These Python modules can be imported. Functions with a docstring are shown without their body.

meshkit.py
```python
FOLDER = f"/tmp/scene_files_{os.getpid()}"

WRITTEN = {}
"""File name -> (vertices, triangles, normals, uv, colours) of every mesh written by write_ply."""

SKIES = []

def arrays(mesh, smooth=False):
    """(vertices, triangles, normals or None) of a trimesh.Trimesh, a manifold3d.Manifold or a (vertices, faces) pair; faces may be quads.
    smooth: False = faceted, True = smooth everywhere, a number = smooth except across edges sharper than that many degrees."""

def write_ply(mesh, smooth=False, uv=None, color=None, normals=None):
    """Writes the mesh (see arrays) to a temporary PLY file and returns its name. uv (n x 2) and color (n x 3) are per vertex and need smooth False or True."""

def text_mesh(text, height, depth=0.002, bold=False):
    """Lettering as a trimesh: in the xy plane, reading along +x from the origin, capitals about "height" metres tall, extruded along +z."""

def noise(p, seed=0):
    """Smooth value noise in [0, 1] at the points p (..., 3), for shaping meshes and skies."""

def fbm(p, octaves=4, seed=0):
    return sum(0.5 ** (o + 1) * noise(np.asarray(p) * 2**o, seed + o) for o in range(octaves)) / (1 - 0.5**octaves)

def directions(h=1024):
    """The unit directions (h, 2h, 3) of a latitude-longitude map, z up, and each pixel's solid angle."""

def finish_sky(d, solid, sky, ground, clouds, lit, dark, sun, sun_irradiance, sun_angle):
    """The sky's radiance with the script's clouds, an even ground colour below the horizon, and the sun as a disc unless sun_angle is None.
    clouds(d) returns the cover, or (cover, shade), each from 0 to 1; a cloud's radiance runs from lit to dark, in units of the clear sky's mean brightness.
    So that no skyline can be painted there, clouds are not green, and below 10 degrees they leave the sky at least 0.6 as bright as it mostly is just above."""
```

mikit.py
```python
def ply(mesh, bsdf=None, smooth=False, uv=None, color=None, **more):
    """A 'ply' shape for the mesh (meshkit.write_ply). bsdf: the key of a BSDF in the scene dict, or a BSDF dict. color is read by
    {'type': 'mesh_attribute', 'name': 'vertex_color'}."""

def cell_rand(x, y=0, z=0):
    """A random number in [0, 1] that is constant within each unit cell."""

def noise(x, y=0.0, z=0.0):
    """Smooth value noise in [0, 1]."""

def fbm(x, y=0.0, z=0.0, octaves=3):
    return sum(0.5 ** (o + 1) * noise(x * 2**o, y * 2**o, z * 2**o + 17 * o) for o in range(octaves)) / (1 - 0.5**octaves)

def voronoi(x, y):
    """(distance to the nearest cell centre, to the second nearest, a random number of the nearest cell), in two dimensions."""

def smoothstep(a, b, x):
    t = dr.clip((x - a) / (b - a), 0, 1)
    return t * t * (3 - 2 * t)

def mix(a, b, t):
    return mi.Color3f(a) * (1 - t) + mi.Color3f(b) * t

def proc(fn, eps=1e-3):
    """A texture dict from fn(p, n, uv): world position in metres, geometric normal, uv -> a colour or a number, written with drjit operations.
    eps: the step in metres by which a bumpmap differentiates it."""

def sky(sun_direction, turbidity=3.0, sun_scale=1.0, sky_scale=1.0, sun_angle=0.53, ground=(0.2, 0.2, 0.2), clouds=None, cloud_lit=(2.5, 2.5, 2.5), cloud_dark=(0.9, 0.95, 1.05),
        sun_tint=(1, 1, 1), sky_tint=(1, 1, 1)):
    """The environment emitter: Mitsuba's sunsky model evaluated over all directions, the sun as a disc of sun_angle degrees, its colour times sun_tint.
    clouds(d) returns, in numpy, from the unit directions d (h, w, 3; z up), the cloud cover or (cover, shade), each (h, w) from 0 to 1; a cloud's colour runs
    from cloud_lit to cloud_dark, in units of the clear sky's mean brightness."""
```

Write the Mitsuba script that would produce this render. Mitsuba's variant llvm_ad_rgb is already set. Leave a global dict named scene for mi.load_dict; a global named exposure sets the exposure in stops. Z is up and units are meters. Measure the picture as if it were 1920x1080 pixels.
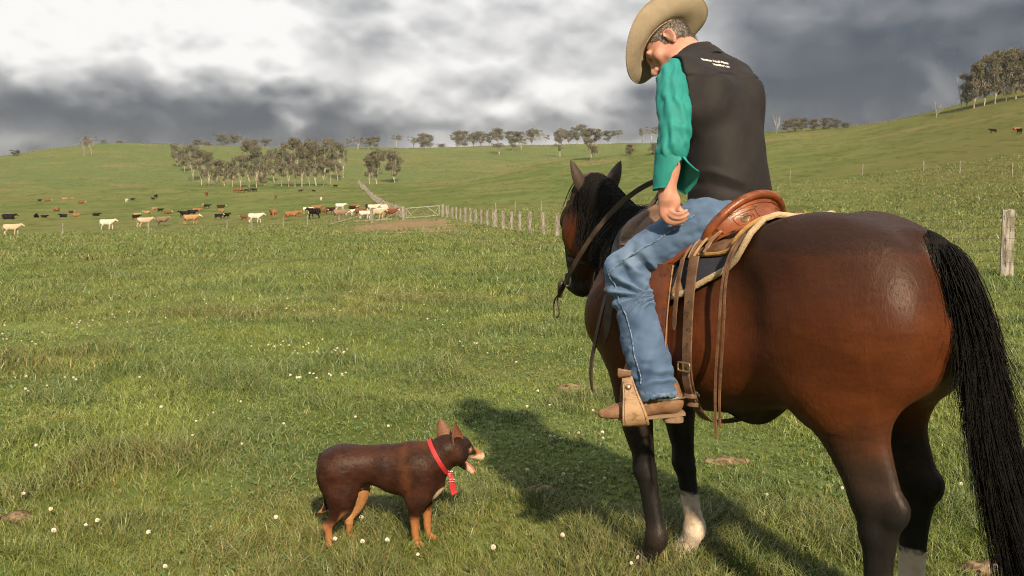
import math
import numpy as np, trimesh, mitsuba as mi, drjit as dr
import mikit, meshkit
from mikit import proc, noise, fbm, voronoi, cell_rand, smoothstep, mix
from scipy.interpolate import CubicSpline, PchipInterpolator, RectBivariateSpline

T = mi.ScalarTransform4f
scene, labels = {}, {}

# ------------------------------------------------------------------ camera, sky, exposure
CAM_H, PITCH = 1.55, math.atan(153 / 1760)
scene['camera'] = {'type': 'thinlens', 'fov': 2 * math.degrees(math.atan(960 / 1760)), 'fov_axis': 'x',
                   'aperture_radius': 0.0012, 'focus_distance': 3.8, 'near_clip': 0.05, 'far_clip': 4000.0,
                   'to_world': T().look_at(origin=[0, 0, CAM_H], target=[0, math.cos(PITCH), CAM_H - math.sin(PITCH)], up=[0, 0, 1])}
exposure = 2.8
SUN = np.array([0.27, -0.96, 0.66])            # low sun behind the camera, a little to its right


def storm(d):
    """A broken storm sky: a tall sunlit bank ahead and to the left, slate undersides low down and to the right, thin bright cloud overhead."""
    az = np.degrees(np.arctan2(d[..., 0], d[..., 1]))
    el = np.degrees(np.arcsin(np.clip(d[..., 2], -1, 1)))
    q = np.stack([d[..., 0], d[..., 1], d[..., 2] * 1.25], -1)
    n1 = meshkit.fbm(q * 4.0 + 3.1, 5, 5) - .5
    n2 = meshkit.fbm(q * 9.0 + 9.7, 5, 6) - .5
    n3 = meshkit.fbm(q * np.array([27, 27, 30]) + 4.2, 5, 8) - .5
    puff = 1 - np.abs(2 * meshkit.fbm(q * np.array([17, 17, 19]) + 7.2, 4, 9) - 1)

    def st(a, b, x):
        t = np.clip((x - a) / (b - a), 0, 1)
        return t * t * (3 - 2 * t)
    n4 = meshkit.fbm(q * 60 + 2.2, 3, 10) - .5
    up = q + np.array([-.012, -.004, .020])                                     # towards the light: billows are brighter on that side
    relief = puff - (1 - np.abs(2 * meshkit.fbm(up * np.array([17, 17, 19]) + 7.2, 4, 9) - 1))
    e = el + 1.3 * n2 + 1.5 * n3 + 1.5 * (puff - .6) + .8 * n4
    a = az + 5 * n1 + 3 * n2
    bank = 7.2 - 1.8 * st(-13, -6, a) + .9 * st(4, 9, a)                       # lower edge of the sunlit bank
    front = st(-75, -45, a) * (1 - st(8.5, 14.5, a))
    value = .97 - .27 * st(-13, -9, a) - .14 * st(2, 9, a)
    lit = front * value * st(bank - 1.4, bank + 2.3, e)
    lit -= .22 * front * st(-13.5, -11.5, a) * (1 - st(-8.6, -6.6, a)) * st(8.2, 9.6, e + 1.2 * n2)      # grey gap between the two towers
    lit += (.40 * n3 + .30 * relief + .20 * n4) * front * st(bank - 1, bank + 2, e) + .20 * (puff - .6) * front * st(bank - 2, bank + 1, e)
    low = np.exp(-((e - 3.9) / .75) ** 2) * st(-9, -4, a) * (1 - st(8, 12, a)) + .5 * np.exp(-((e - 3.6) / .8) ** 2) * (1 - st(-28, -24, a)) * st(-60, -40, a)
    lit += .55 * low + .40 * np.exp(-((a + 13.6) / .9) ** 2 - ((e - 5.7) / .45) ** 2)
    lit += (.16 + .5 * n2) * st(10, 13, e) * st(11, 17, a) * (1 - st(60, 90, a)) + .14 * np.exp(-((a - 24) / 2.0) ** 2 - ((e - 7.2 + .35 * (a - 24)) / .8) ** 2)
    lit += .03 + .20 * n2 * st(3, 8, el) + .10 * n3 + .10 * relief
    lit += (.78 + 1.2 * n1 + .5 * n2) * st(16, 34, el)                         # overhead
    lit = np.clip(lit, 0.0, 1.0)
    return np.ones_like(lit), 1 - lit


scene['sky'] = mikit.sky(SUN, turbidity=3, sun_scale=0.84, sun_angle=1.8, clouds=storm, cloud_lit=(1.80, 1.79, 1.77), cloud_dark=(0.120, 0.168, 0.245),
                         sun_tint=(0.98, 0.985, 0.98), ground=(0.07, 0.09, 0.04))

# ------------------------------------------------------------------ helpers


def rgb(*c):
    return {'type': 'rgb', 'value': list(c)}


def numbered(key):
    if key not in USED:
        USED.add(key)
        return key
    n = 1
    while f'{key}_{n:03d}' in USED:
        n += 1
    USED.add(f'{key}_{n:03d}')
    return f'{key}_{n:03d}'


USED = set()


def thing(name, label, cat, group=None):
    key = numbered(name)
    labels[key] = {'label': label, 'category': cat}
    if group:
        labels[key]['group'] = group
    return key


def part(parent, name, mesh, bsdf, smooth=True, label=None, color=None, uv=None, kind=None, **more):
    key = numbered(f'{parent}__{name}' if parent else name)
    scene[key] = mikit.ply(mesh, bsdf, smooth=smooth, color=color, uv=uv, **more)
    if label or kind:
        labels[key] = {}
        if label:
            labels[key]['label'] = label
        if kind:
            labels[key]['kind'] = kind
    return key


def one(name, mesh, bsdf, label, cat, group=None, **more):
    key = thing(name, label, cat, group)
    scene[key] = mikit.ply(mesh, bsdf, **more)
    return key


def place(key, source, m, label=None, cat=None, group=None):
    scene[key] = {**source, 'to_world': T(m)}
    if label:
        labels[key] = {'label': label, 'category': cat}
        if group:
            labels[key]['group'] = group


def tri(v, f):
    return trimesh.Trimesh(np.asarray(v, float), np.asarray(f, int), process=False)


def join(ms):
    return trimesh.util.concatenate([m for m in ms])


def unit(v):
    v = np.asarray(v, float)
    return v / max(np.linalg.norm(v), 1e-12)


# ---- bodies: smooth unions of tapered limbs and lofts on a grid, meshed with surface nets


class Body:
    """A signed field; limbs are added with a blend radius k and can be flattened along a direction."""

    def __init__(self):
        self.prims = []

    def limb(self, pts, r, k=0.03, flat=None, f=1.0, op='+', sub=5):
        pts, r = np.asarray(pts, float), np.broadcast_to(np.asarray(r, float), (len(pts),))
        if len(pts) > 2:
            s = np.r_[0, np.cumsum(np.linalg.norm(np.diff(pts, axis=0), axis=1))]
            t = np.unique(np.r_[np.linspace(0, s[-1], sub * (len(pts) - 1) + 1)])
            pts, r = CubicSpline(s, pts)(t), PchipInterpolator(s, r)(t)
        fl = None if flat is None else unit(flat)
        R = r.max() * max(1, f)
        lo, hi = pts.min(0) - R, pts.max(0) + R

        def fn(p):
            best = None
            if len(pts) == 1:
                q = p - pts[0]
                if fl is not None:
                    q = q + (1 / f - 1) * (q @ fl)[..., None] * fl
                return (np.linalg.norm(q, axis=-1) - r[0]) * min(1, f)
            for a, b, ra, rb in zip(pts[:-1], pts[1:], r[:-1], r[1:]):
                ba = b - a
                q = p - a
                t = np.clip((q @ ba) / (ba @ ba), 0, 1)
                q = q - t[..., None] * ba
                if fl is not None:
                    q = q + (1 / f - 1) * (q @ fl)[..., None] * fl
                d = (np.sqrt((q * q).sum(-1)) - (ra + (rb - ra) * t)) * min(1, f)
                best = d if best is None else np.minimum(best, d)
            return best
        self.prims.append((fn, lo, hi, k, op))
        return self

    def ball(self, c, radii, k=0.03, op='+', rot=None):
        """An ellipsoid with radii along the axes (columns of rot)."""
        c, radii = np.asarray(c, float), np.broadcast_to(np.asarray(radii, float), (3,))
        m = np.eye(3) if rot is None else np.asarray(rot, float)

        def fn(p):
            q = (p - c) @ m
            k0 = np.linalg.norm(q / radii, axis=-1)
            k1 = np.linalg.norm(q / radii ** 2, axis=-1)
            return np.where(k0 < 1e-4, -radii.min(), k0 * (k0 - 1) / np.maximum(k1, 1e-9))
        self.prims.append((fn, c - radii.max(), c + radii.max(), k, op))
        return self

    def loft(self, axis, st, k=0.03, power=2.0, op='+'):
        """st rows: position on the axis, centre a, centre b, radius a, radius b; a and b are the other two axes in order."""
        st = np.asarray(st, float)
        o = [i for i in range(3) if i != axis]
        fs = [PchipInterpolator(st[:, 0], st[:, i]) for i in range(1, 5)]
        lo, hi = np.zeros(3), np.zeros(3)
        lo[axis], hi[axis] = st[0, 0], st[-1, 0]
        for j in range(2):
            lo[o[j]], hi[o[j]] = (st[:, 1 + j] - st[:, 3 + j]).min(), (st[:, 1 + j] + st[:, 3 + j]).max()

        def fn(p):
            x = p[..., axis]
            xc = np.clip(x, st[0, 0], st[-1, 0])
            ca, cb, ra, rb = (f(xc) for f in fs)
            a, b = (p[..., o[0]] - ca) / ra, (p[..., o[1]] - cb) / rb
            kk = (np.abs(a) ** power + np.abs(b) ** power) ** (1 / power)
            d = (kk - 1) * np.minimum(ra, rb)
            e = np.abs(x - xc)
            return np.where(e > 0, np.sqrt(np.maximum(d, 0) ** 2 + e * e), d)
        self.prims.append((fn, lo, hi, k, op))
        return self

    def mesh(self, h, warp=None):
        lo = np.min([p[1] for p in self.prims if p[4] == '+'], 0) - 3 * h
        hi = np.max([p[2] for p in self.prims if p[4] == '+'], 0) + 3 * h
        n = np.ceil((hi - lo) / h).astype(int) + 1
        D = np.full(n, 1.0, np.float32)
        for fn, a, b, k, op in self.prims:
            i0 = np.clip(np.floor((a - lo - k - 2 * h) / h).astype(int), 0, n - 1)
            i1 = np.clip(np.ceil((b - lo + k + 2 * h) / h).astype(int) + 1, 1, n)
            sl = tuple(slice(s, e) for s, e in zip(i0, i1))
            p = np.stack(np.meshgrid(*[lo[j] + h * np.arange(i0[j], i1[j]) for j in range(3)], indexing='ij'), -1)
            d = fn(p).astype(np.float32)
            o = D[sl]
            if op == '+':
                m = np.maximum(k - np.abs(o - d), 0) / max(k, 1e-9)
                D[sl] = np.minimum(o, d) - m * m * k / 4
            else:
                m = np.maximum(k - np.abs(o + d), 0) / max(k, 1e-9)
                D[sl] = np.maximum(o, -d) + m * m * k / 4
        return surface_nets(D, lo, h)


def surface_nets(D, lo, h):
    S = D < 0
    n = np.array(D.shape)
    c = n - 1
    cnt = np.zeros(c, np.int8)
    for i, j, k in np.ndindex(2, 2, 2):
        cnt += S[i:i + c[0], j:j + c[1], k:k + c[2]]
    act = (cnt > 0) & (cnt < 8)
    idx = np.full(c, -1, np.int64)
    cells = np.argwhere(act)
    idx[act] = np.arange(len(cells))
    acc, num = np.zeros((len(cells), 3)), np.zeros(len(cells))
    corners = [np.array(t) for t in np.ndindex(2, 2, 2)]
    for a in corners:
        for ax in range(3):
            if a[ax]:
                continue
            b = a.copy()
            b[ax] = 1
            va, vb = D[tuple((cells + a).T)], D[tuple((cells + b).T)]
            cr = (va < 0) != (vb < 0)
            t = np.where(cr, va / np.where(cr, va - vb, 1), 0)
            acc += np.where(cr[:, None], a + t[:, None] * (b - a), 0)
            num += cr
    v = lo + h * (cells + acc / num[:, None])
    faces = []
    for ax in range(3):
        u, w = (ax + 1) % 3, (ax + 2) % 3
        A = [slice(None)] * 3
        B = [slice(None)] * 3
        A[ax], B[ax] = slice(0, -1), slice(1, None)
        cross = S[tuple(A)] != S[tuple(B)]
        e = np.argwhere(cross)
        e = e[(e[:, u] > 0) & (e[:, w] > 0) & (e[:, u] < c[u]) & (e[:, w] < c[w])]
        inside = S[tuple(e.T)]
        du, dw = np.eye(3, dtype=int)[u], np.eye(3, dtype=int)[w]
        q = np.stack([idx[tuple((e - du - dw).T)], idx[tuple((e - dw).T)], idx[tuple(e.T)], idx[tuple((e - du).T)]], -1)
        q = np.where(inside[:, None], q, q[:, ::-1])
        faces.append(q)
    f = np.vstack(faces)
    return tri(v, np.vstack([f[:, [0, 1, 2]], f[:, [0, 2, 3]]]))


def tube(pts, r, sides=8, flat=None, f=1.0, caps=True):
    """A swept tube through pts (splined), radius r per point; flat/f: thickness factor along a direction."""
    pts = np.asarray(pts, float)
    r = np.broadcast_to(np.asarray(r, float), (len(pts),))
    t = np.gradient(pts, axis=0)
    t /= np.linalg.norm(t, axis=1, keepdims=True) + 1e-12
    a = np.zeros_like(pts)
    ref = unit(flat) if flat is not None else (np.array([0, 0, 1.0]) if abs(t[0, 2]) < 0.9 else np.array([1.0, 0, 0]))
    for i in range(len(pts)):
        x = ref - (ref @ t[i]) * t[i]
        if np.linalg.norm(x) < 1e-3:
            x = a[i - 1]
        a[i] = unit(x)
        if flat is None:
            ref = a[i]
    b = np.cross(t, a)
    ang = np.arange(sides) * 2 * np.pi / sides + np.pi / sides
    v = pts[:, None] + r[:, None, None] * (f * np.cos(ang)[None, :, None] * a[:, None] + np.sin(ang)[None, :, None] * b[:, None])
    i, j = np.meshgrid(np.arange(len(pts) - 1), np.arange(sides), indexing='ij')
    q = np.stack([i * sides + j, i * sides + (j + 1) % sides, (i + 1) * sides + (j + 1) % sides, (i + 1) * sides + j], -1).reshape(-1, 4)
    v, fa = v.reshape(-1, 3), np.vstack([q[:, [0, 1, 2]], q[:, [0, 2, 3]]])
    if caps:
        k = len(v)
        v = np.vstack([v, pts[0], pts[-1]])
        e = np.arange(sides)
        fa = np.vstack([fa, np.stack([(e + 1) % sides, e, 0 * e + k], 1), np.stack([k - sides + e, k - sides + (e + 1) % sides, 0 * e + k + 1], 1)])
    return tri(v, fa)


def spline(pts, n):
    pts = np.asarray(pts, float)
    s = np.r_[0, np.cumsum(np.linalg.norm(np.diff(pts, axis=0), axis=1))]
    return (CubicSpline if len(pts) > 2 else PchipInterpolator)(s, pts)(np.linspace(0, s[-1], n))


def strap(pts, width, thick, side, n=None, ends=True):
    """A flat strap with rounded edges along pts; side: the width direction, one vector or one per point."""
    pts = np.asarray(pts, float)
    side = np.broadcast_to(np.asarray(side, float), pts.shape)
    if n:
        s = np.r_[0, np.cumsum(np.linalg.norm(np.diff(pts, axis=0), axis=1))]
        tt = np.linspace(0, s[-1], n)
        mk = CubicSpline if len(pts) > 2 else PchipInterpolator
        width = np.interp(tt, s, np.broadcast_to(width, (len(pts),)))
        pts, side = mk(s, pts)(tt), PchipInterpolator(s, side)(tt)
    width = np.broadcast_to(width, (len(pts),))
    t = np.gradient(pts, axis=0)
    t /= np.linalg.norm(t, axis=1, keepdims=True)
    b = side - (side * t).sum(1, keepdims=True) * t
    b /= np.linalg.norm(b, axis=1, keepdims=True)
    nn = np.cross(t, b)
    sec = np.array([[-.5, -.2], [-.46, -.5], [.46, -.5], [.5, -.2], [.5, .2], [.46, .5], [-.46, .5], [-.5, .2]])
    v = pts[:, None] + width[:, None, None] * sec[None, :, :1] * b[:, None] + thick * sec[None, :, 1:] * nn[:, None]
    m = len(sec)
    i, j = np.meshgrid(np.arange(len(pts) - 1), np.arange(m), indexing='ij')
    q = np.stack([i * m + j, i * m + (j + 1) % m, (i + 1) * m + (j + 1) % m, (i + 1) * m + j], -1).reshape(-1, 4)
    fa = [q[:, [0, 1, 2]], q[:, [0, 2, 3]]]
    v = v.reshape(-1, 3)
    k = len(v) - m
    for e in range(1, m - 1):
        fa.append([[0, e + 1, e], [k, k + e, k + e + 1]])
    return tri(v, np.vstack(fa))


def frame(o, x, y, z):
    m = np.eye(4)
    m[:3, 0], m[:3, 1], m[:3, 2], m[:3, 3] = x, y, z, o
    return m


def moved(mesh, m):
    mesh = mesh.copy()
    mesh.apply_transform(m)
    return mesh


def ss(a, b, x):
    t = np.clip((x - a) / (b - a), 0, 1)
    return t * t * (3 - 2 * t)


def lerp3(a, b, t):
    return np.asarray(a) * (1 - t[:, None]) + np.asarray(b) * t[:, None]
# ------------------------------------------------------------------ the land: a paddock that dips, a spur rising to the right, hills behind
_px = np.array([-700, 0, 200, 400, 680, 840, 1050, 1240, 1440, 1600, 1750, 1920, 2600])
_az = np.arctan((_px - 960) / 1760)
_Y = np.array([0, 20, 50, 80, 105, 150, 200, 250, 300, 340, 400, 500, 600, 700, 850, 1100, 3000.])
_Z = np.array([
    [0, 0, 0, 0, 0, 0, 0, 0, 0, 0, 0, 0, 0],
    [0, 0, 0, 0, 0, 0, 0, 0, 0, .05, .15, .25, .4],
    [-.3, -.3, -.3, -.3, -.2, -.1, -.1, .1, .5, .8, 1.2, 1.6, 2.6],
    [-1.0, -1.0, -.85, -.7, -.3, .1, .2, .9, 1.7, 2.3, 2.9, 3.8, 6],
    [-1.8, -1.75, -1.35, -1.1, -.1, .6, .9, 1.8, 3.2, 4.2, 5.4, 7, 10],
    [-.4, -.4, -.2, .1, 1.2, 1.8, 3, 4.6, 7, 9, 11.5, 14.5, 20],
    [1.3, 1.3, 1.5, 1.9, 3.2, 4.2, 6.5, 9, 12.5, 15.5, 19, 23.5, 32],
    [4.2, 4.2, 4.4, 4.7, 6, 7, 10.8, 14.5, 19, 22, 27, 33, 44],
    [7.4, 7.4, 7.4, 7.6, 8.9, 9.9, 15.6, 20.6, 25, 26.8, 30, 36.5, 50],
    [8, 8, 8, 8.3, 8.5, 8.5, 12, 16, 21, 23, 27, 34, 46],
    [13, 13, 13, 11.5, 10.5, 11, 13, 15, 18, 20, 24, 30, 38],
    [21, 23, 26, 24, 22, 22, 23, 25, 22, 20, 22, 26, 30],
    [28, 33, 39, 37, 34, 33, 34, 35, 30, 24, 22, 24, 26],
    [30, 38, 47, 46, 44, 45, 47, 48.5, 40, 28, 24, 24, 24],
    [30, 38, 48, 47, 45, 46, 48, 49, 40, 28, 24, 24, 24],
    [26, 34, 42, 42, 40, 40, 42, 42, 34, 26, 22, 22, 22],
    [20, 20, 20, 20, 20, 20, 20, 20, 20, 20, 20, 20, 20.]])
_col = PchipInterpolator(_Y, _Z, axis=0)
_ys = np.unique(np.r_[np.linspace(0, 120, 121), np.geomspace(120, 3000, 240)])
_tab = PchipInterpolator(_az, _col(_ys), axis=1)(np.linspace(_az[0], _az[-1], 181))
from scipy.interpolate import RegularGridInterpolator
_zf = RegularGridInterpolator((_ys, np.linspace(_az[0], _az[-1], 181)), _tab, bounds_error=False, fill_value=None)


def ground_z(x, y):
    """Height of the land at world x, y."""
    x, y = np.broadcast_arrays(np.asarray(x, float), np.asarray(y, float))
    a = np.arctan2(x, y)
    ac = np.clip(a, _az[0], _az[-1])
    r = np.hypot(x, y)
    z = _zf(np.stack([np.clip(r * np.cos(ac), 0, 2999), ac], -1))
    z = z * np.clip(1 - (np.abs(a) - 1.0) / 1.2, 0, 1)
    p = np.stack([x, y, 0 * x], -1)
    far = np.clip((r - 40) / 250, 0, 1)
    z = z + (meshkit.fbm(p / 34, 3, 71) - .5) * 2.6 * far ** 1.3 + (meshkit.fbm(p / 7, 3, 72) - .5) * .26 * np.clip((r - 9) / 40, 0, 1) + (meshkit.fbm(p / 1.3, 3, 73) - .5) * .05 * np.clip((r - 5.5) / 4, 0, 1)
    return z


def track(p):
    """Bare earth by the gate and the wheel marks that lead to it, from 0 to 1 (drjit)."""
    n = fbm(p.x * .42, p.y * .42, 0.0, 5)
    g = dr.sqrt(dr.square((p.x + 11.0 - .10 * (90.0 - p.y)) / 6.0) + dr.square((p.y - 84.0) / 24.0))
    bare = smoothstep(1.05, .45, g + 1.9 * (n - .5)) * smoothstep(107.0, 102.0, p.y)
    cx = -8.5 + .145 * (96.0 - p.y) + 1.0 * dr.sin(p.y * .07)
    w = smoothstep(.75, .25, dr.abs(dr.abs(p.x - cx) - .85) + 1.3 * (n - .4)) * smoothstep(24.0, 45.0, p.y) * smoothstep(104.0, 98.0, p.y)
    return dr.clip(bare + .55 * w, 0, 1)


def pasture(p, n, uv):
    r = dr.sqrt(dr.square(p.x) + dr.square(p.y))
    big = fbm(p.x / 60, p.y / 60, 0.0, 4)
    mid = fbm(p.x / 7 + 3, p.y / 7, 0.0, 4)
    sm = fbm(p.x * 1.1, p.y * 1.1, p.z * .4, 4)
    c = mix((.078, .104, .033), (.112, .135, .047), smoothstep(.3, .7, mid))
    c = mix(c, (.118, .122, .048), .65 * smoothstep(.50, .72, big + .3 * (mid - .5)))                       # drier grass in broad patches
    right = smoothstep(.15, .55, p.x / dr.maximum(p.y, 1.0)) * smoothstep(25.0, 70.0, r)
    c = mix(c, (.092, .086, .034), .70 * right)                                                          # the spur is a duller, browner olive
    c = mix(c, (.088, .116, .042), .65 * smoothstep(330.0, 420.0, r) * (1 - smoothstep(.45, .7, big)))        # fresh growth on the far hill
    c = mix(c, (.15, .125, .060), .7 * smoothstep(.60, .74, fbm(p.x / 22 + 9, p.y / 9, 0.0, 3)) * smoothstep(120.0, 260.0, r))   # bleached banks
    c = c * (1.08 * (1 + mix((.75, .75, .75), (.22, .22, .22), smoothstep(15.0, 120.0, r)) * (sm - .5)))                    # finer than a pixel far off
    tuft = smoothstep(.58, .72, fbm(p.x * .9 + 31, p.y * .35, 0.0, 3)) * smoothstep(14.0, 40.0, r)
    c = mix(c, (.048, .066, .021), .5 * tuft)                                                            # darker rank tufts
    soil = mix((.16, .115, .070), (.24, .18, .115), fbm(p.x * 2.2, p.y * 2.2, 0.0, 4))
    c = mix(c, soil, track(p))
    return c


scene['pasture'] = {'type': 'bumpmap', 'scale': 0.10, 'tex': proc(lambda p, n, uv: fbm(p.x * 2.6, p.y * 2.6, p.z * .3, 4) * smoothstep(8.0, 25.0, dr.sqrt(dr.square(p.x) + dr.square(p.y))) * smoothstep(160.0, 70.0, dr.sqrt(dr.square(p.x) + dr.square(p.y))), .02),
                    'bsdf': {'type': 'diffuse', 'reflectance': proc(pasture)}}
_a = np.radians(np.unique(np.r_[np.linspace(-180, -45, 46), np.linspace(-45, 45, 321), np.linspace(45, 180, 46)]))[:-1]
_r = np.r_[np.geomspace(.6, 60, 70), np.geomspace(60, 1000, 160)[1:], np.geomspace(1000, 3000, 12)[1:]]
_A, _Rr = np.meshgrid(_a, _r, indexing='ij')
_x, _y = _Rr * np.sin(_A), _Rr * np.cos(_A)
_v = np.stack([_x, _y, ground_z(_x, _y)], -1)
_n0, _n1 = _A.shape
_i = np.arange(_n0 * _n1).reshape(_n0, _n1)
_q = np.stack([_i, np.roll(_i, -1, 0)], -1)
_f = np.vstack([np.stack([_q[:, :-1, 0], _q[:, :-1, 1], _q[:, 1:, 1]], -1).reshape(-1, 3), np.stack([_q[:, :-1, 0], _q[:, 1:, 1], _q[:, 1:, 0]], -1).reshape(-1, 3)])
_c = _n0 * _n1
_f = np.vstack([_f, np.c_[_q[:, 0, 0], np.full(_n0, _c), _q[:, 0, 1]]])
scene['ground'] = mikit.ply(tri(np.vstack([_v.reshape(-1, 3), [[0, 0, 0]]]), _f), 'pasture', smooth=True)
labels['ground'] = {'label': 'green pasture running up to grassy hills', 'kind': 'structure'}


# ------------------------------------------------------------------ trees: six kinds, built once each in a few variants, then placed
scene['leaves'] = {'type': 'twosided', 'b': {'type': 'diffuse', 'reflectance': {'type': 'mesh_attribute', 'name': 'vertex_color'}}}
scene['gum_bark'] = {'type': 'twosided', 'b': {'type': 'diffuse', 'reflectance': proc(lambda p, n, uv: mix((.17, .15, .125), (.44, .395, .335), smoothstep(.3, .65, fbm(p.x * 1.7, p.y * 1.7, p.z * .6))))}}
scene['dead_wood'] = {'type': 'twosided', 'b': {'type': 'diffuse', 'reflectance': proc(lambda p, n, uv: mix((.30, .28, .26), (.48, .46, .43), fbm(p.x * 2, p.y * 2, p.z)))}}


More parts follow.
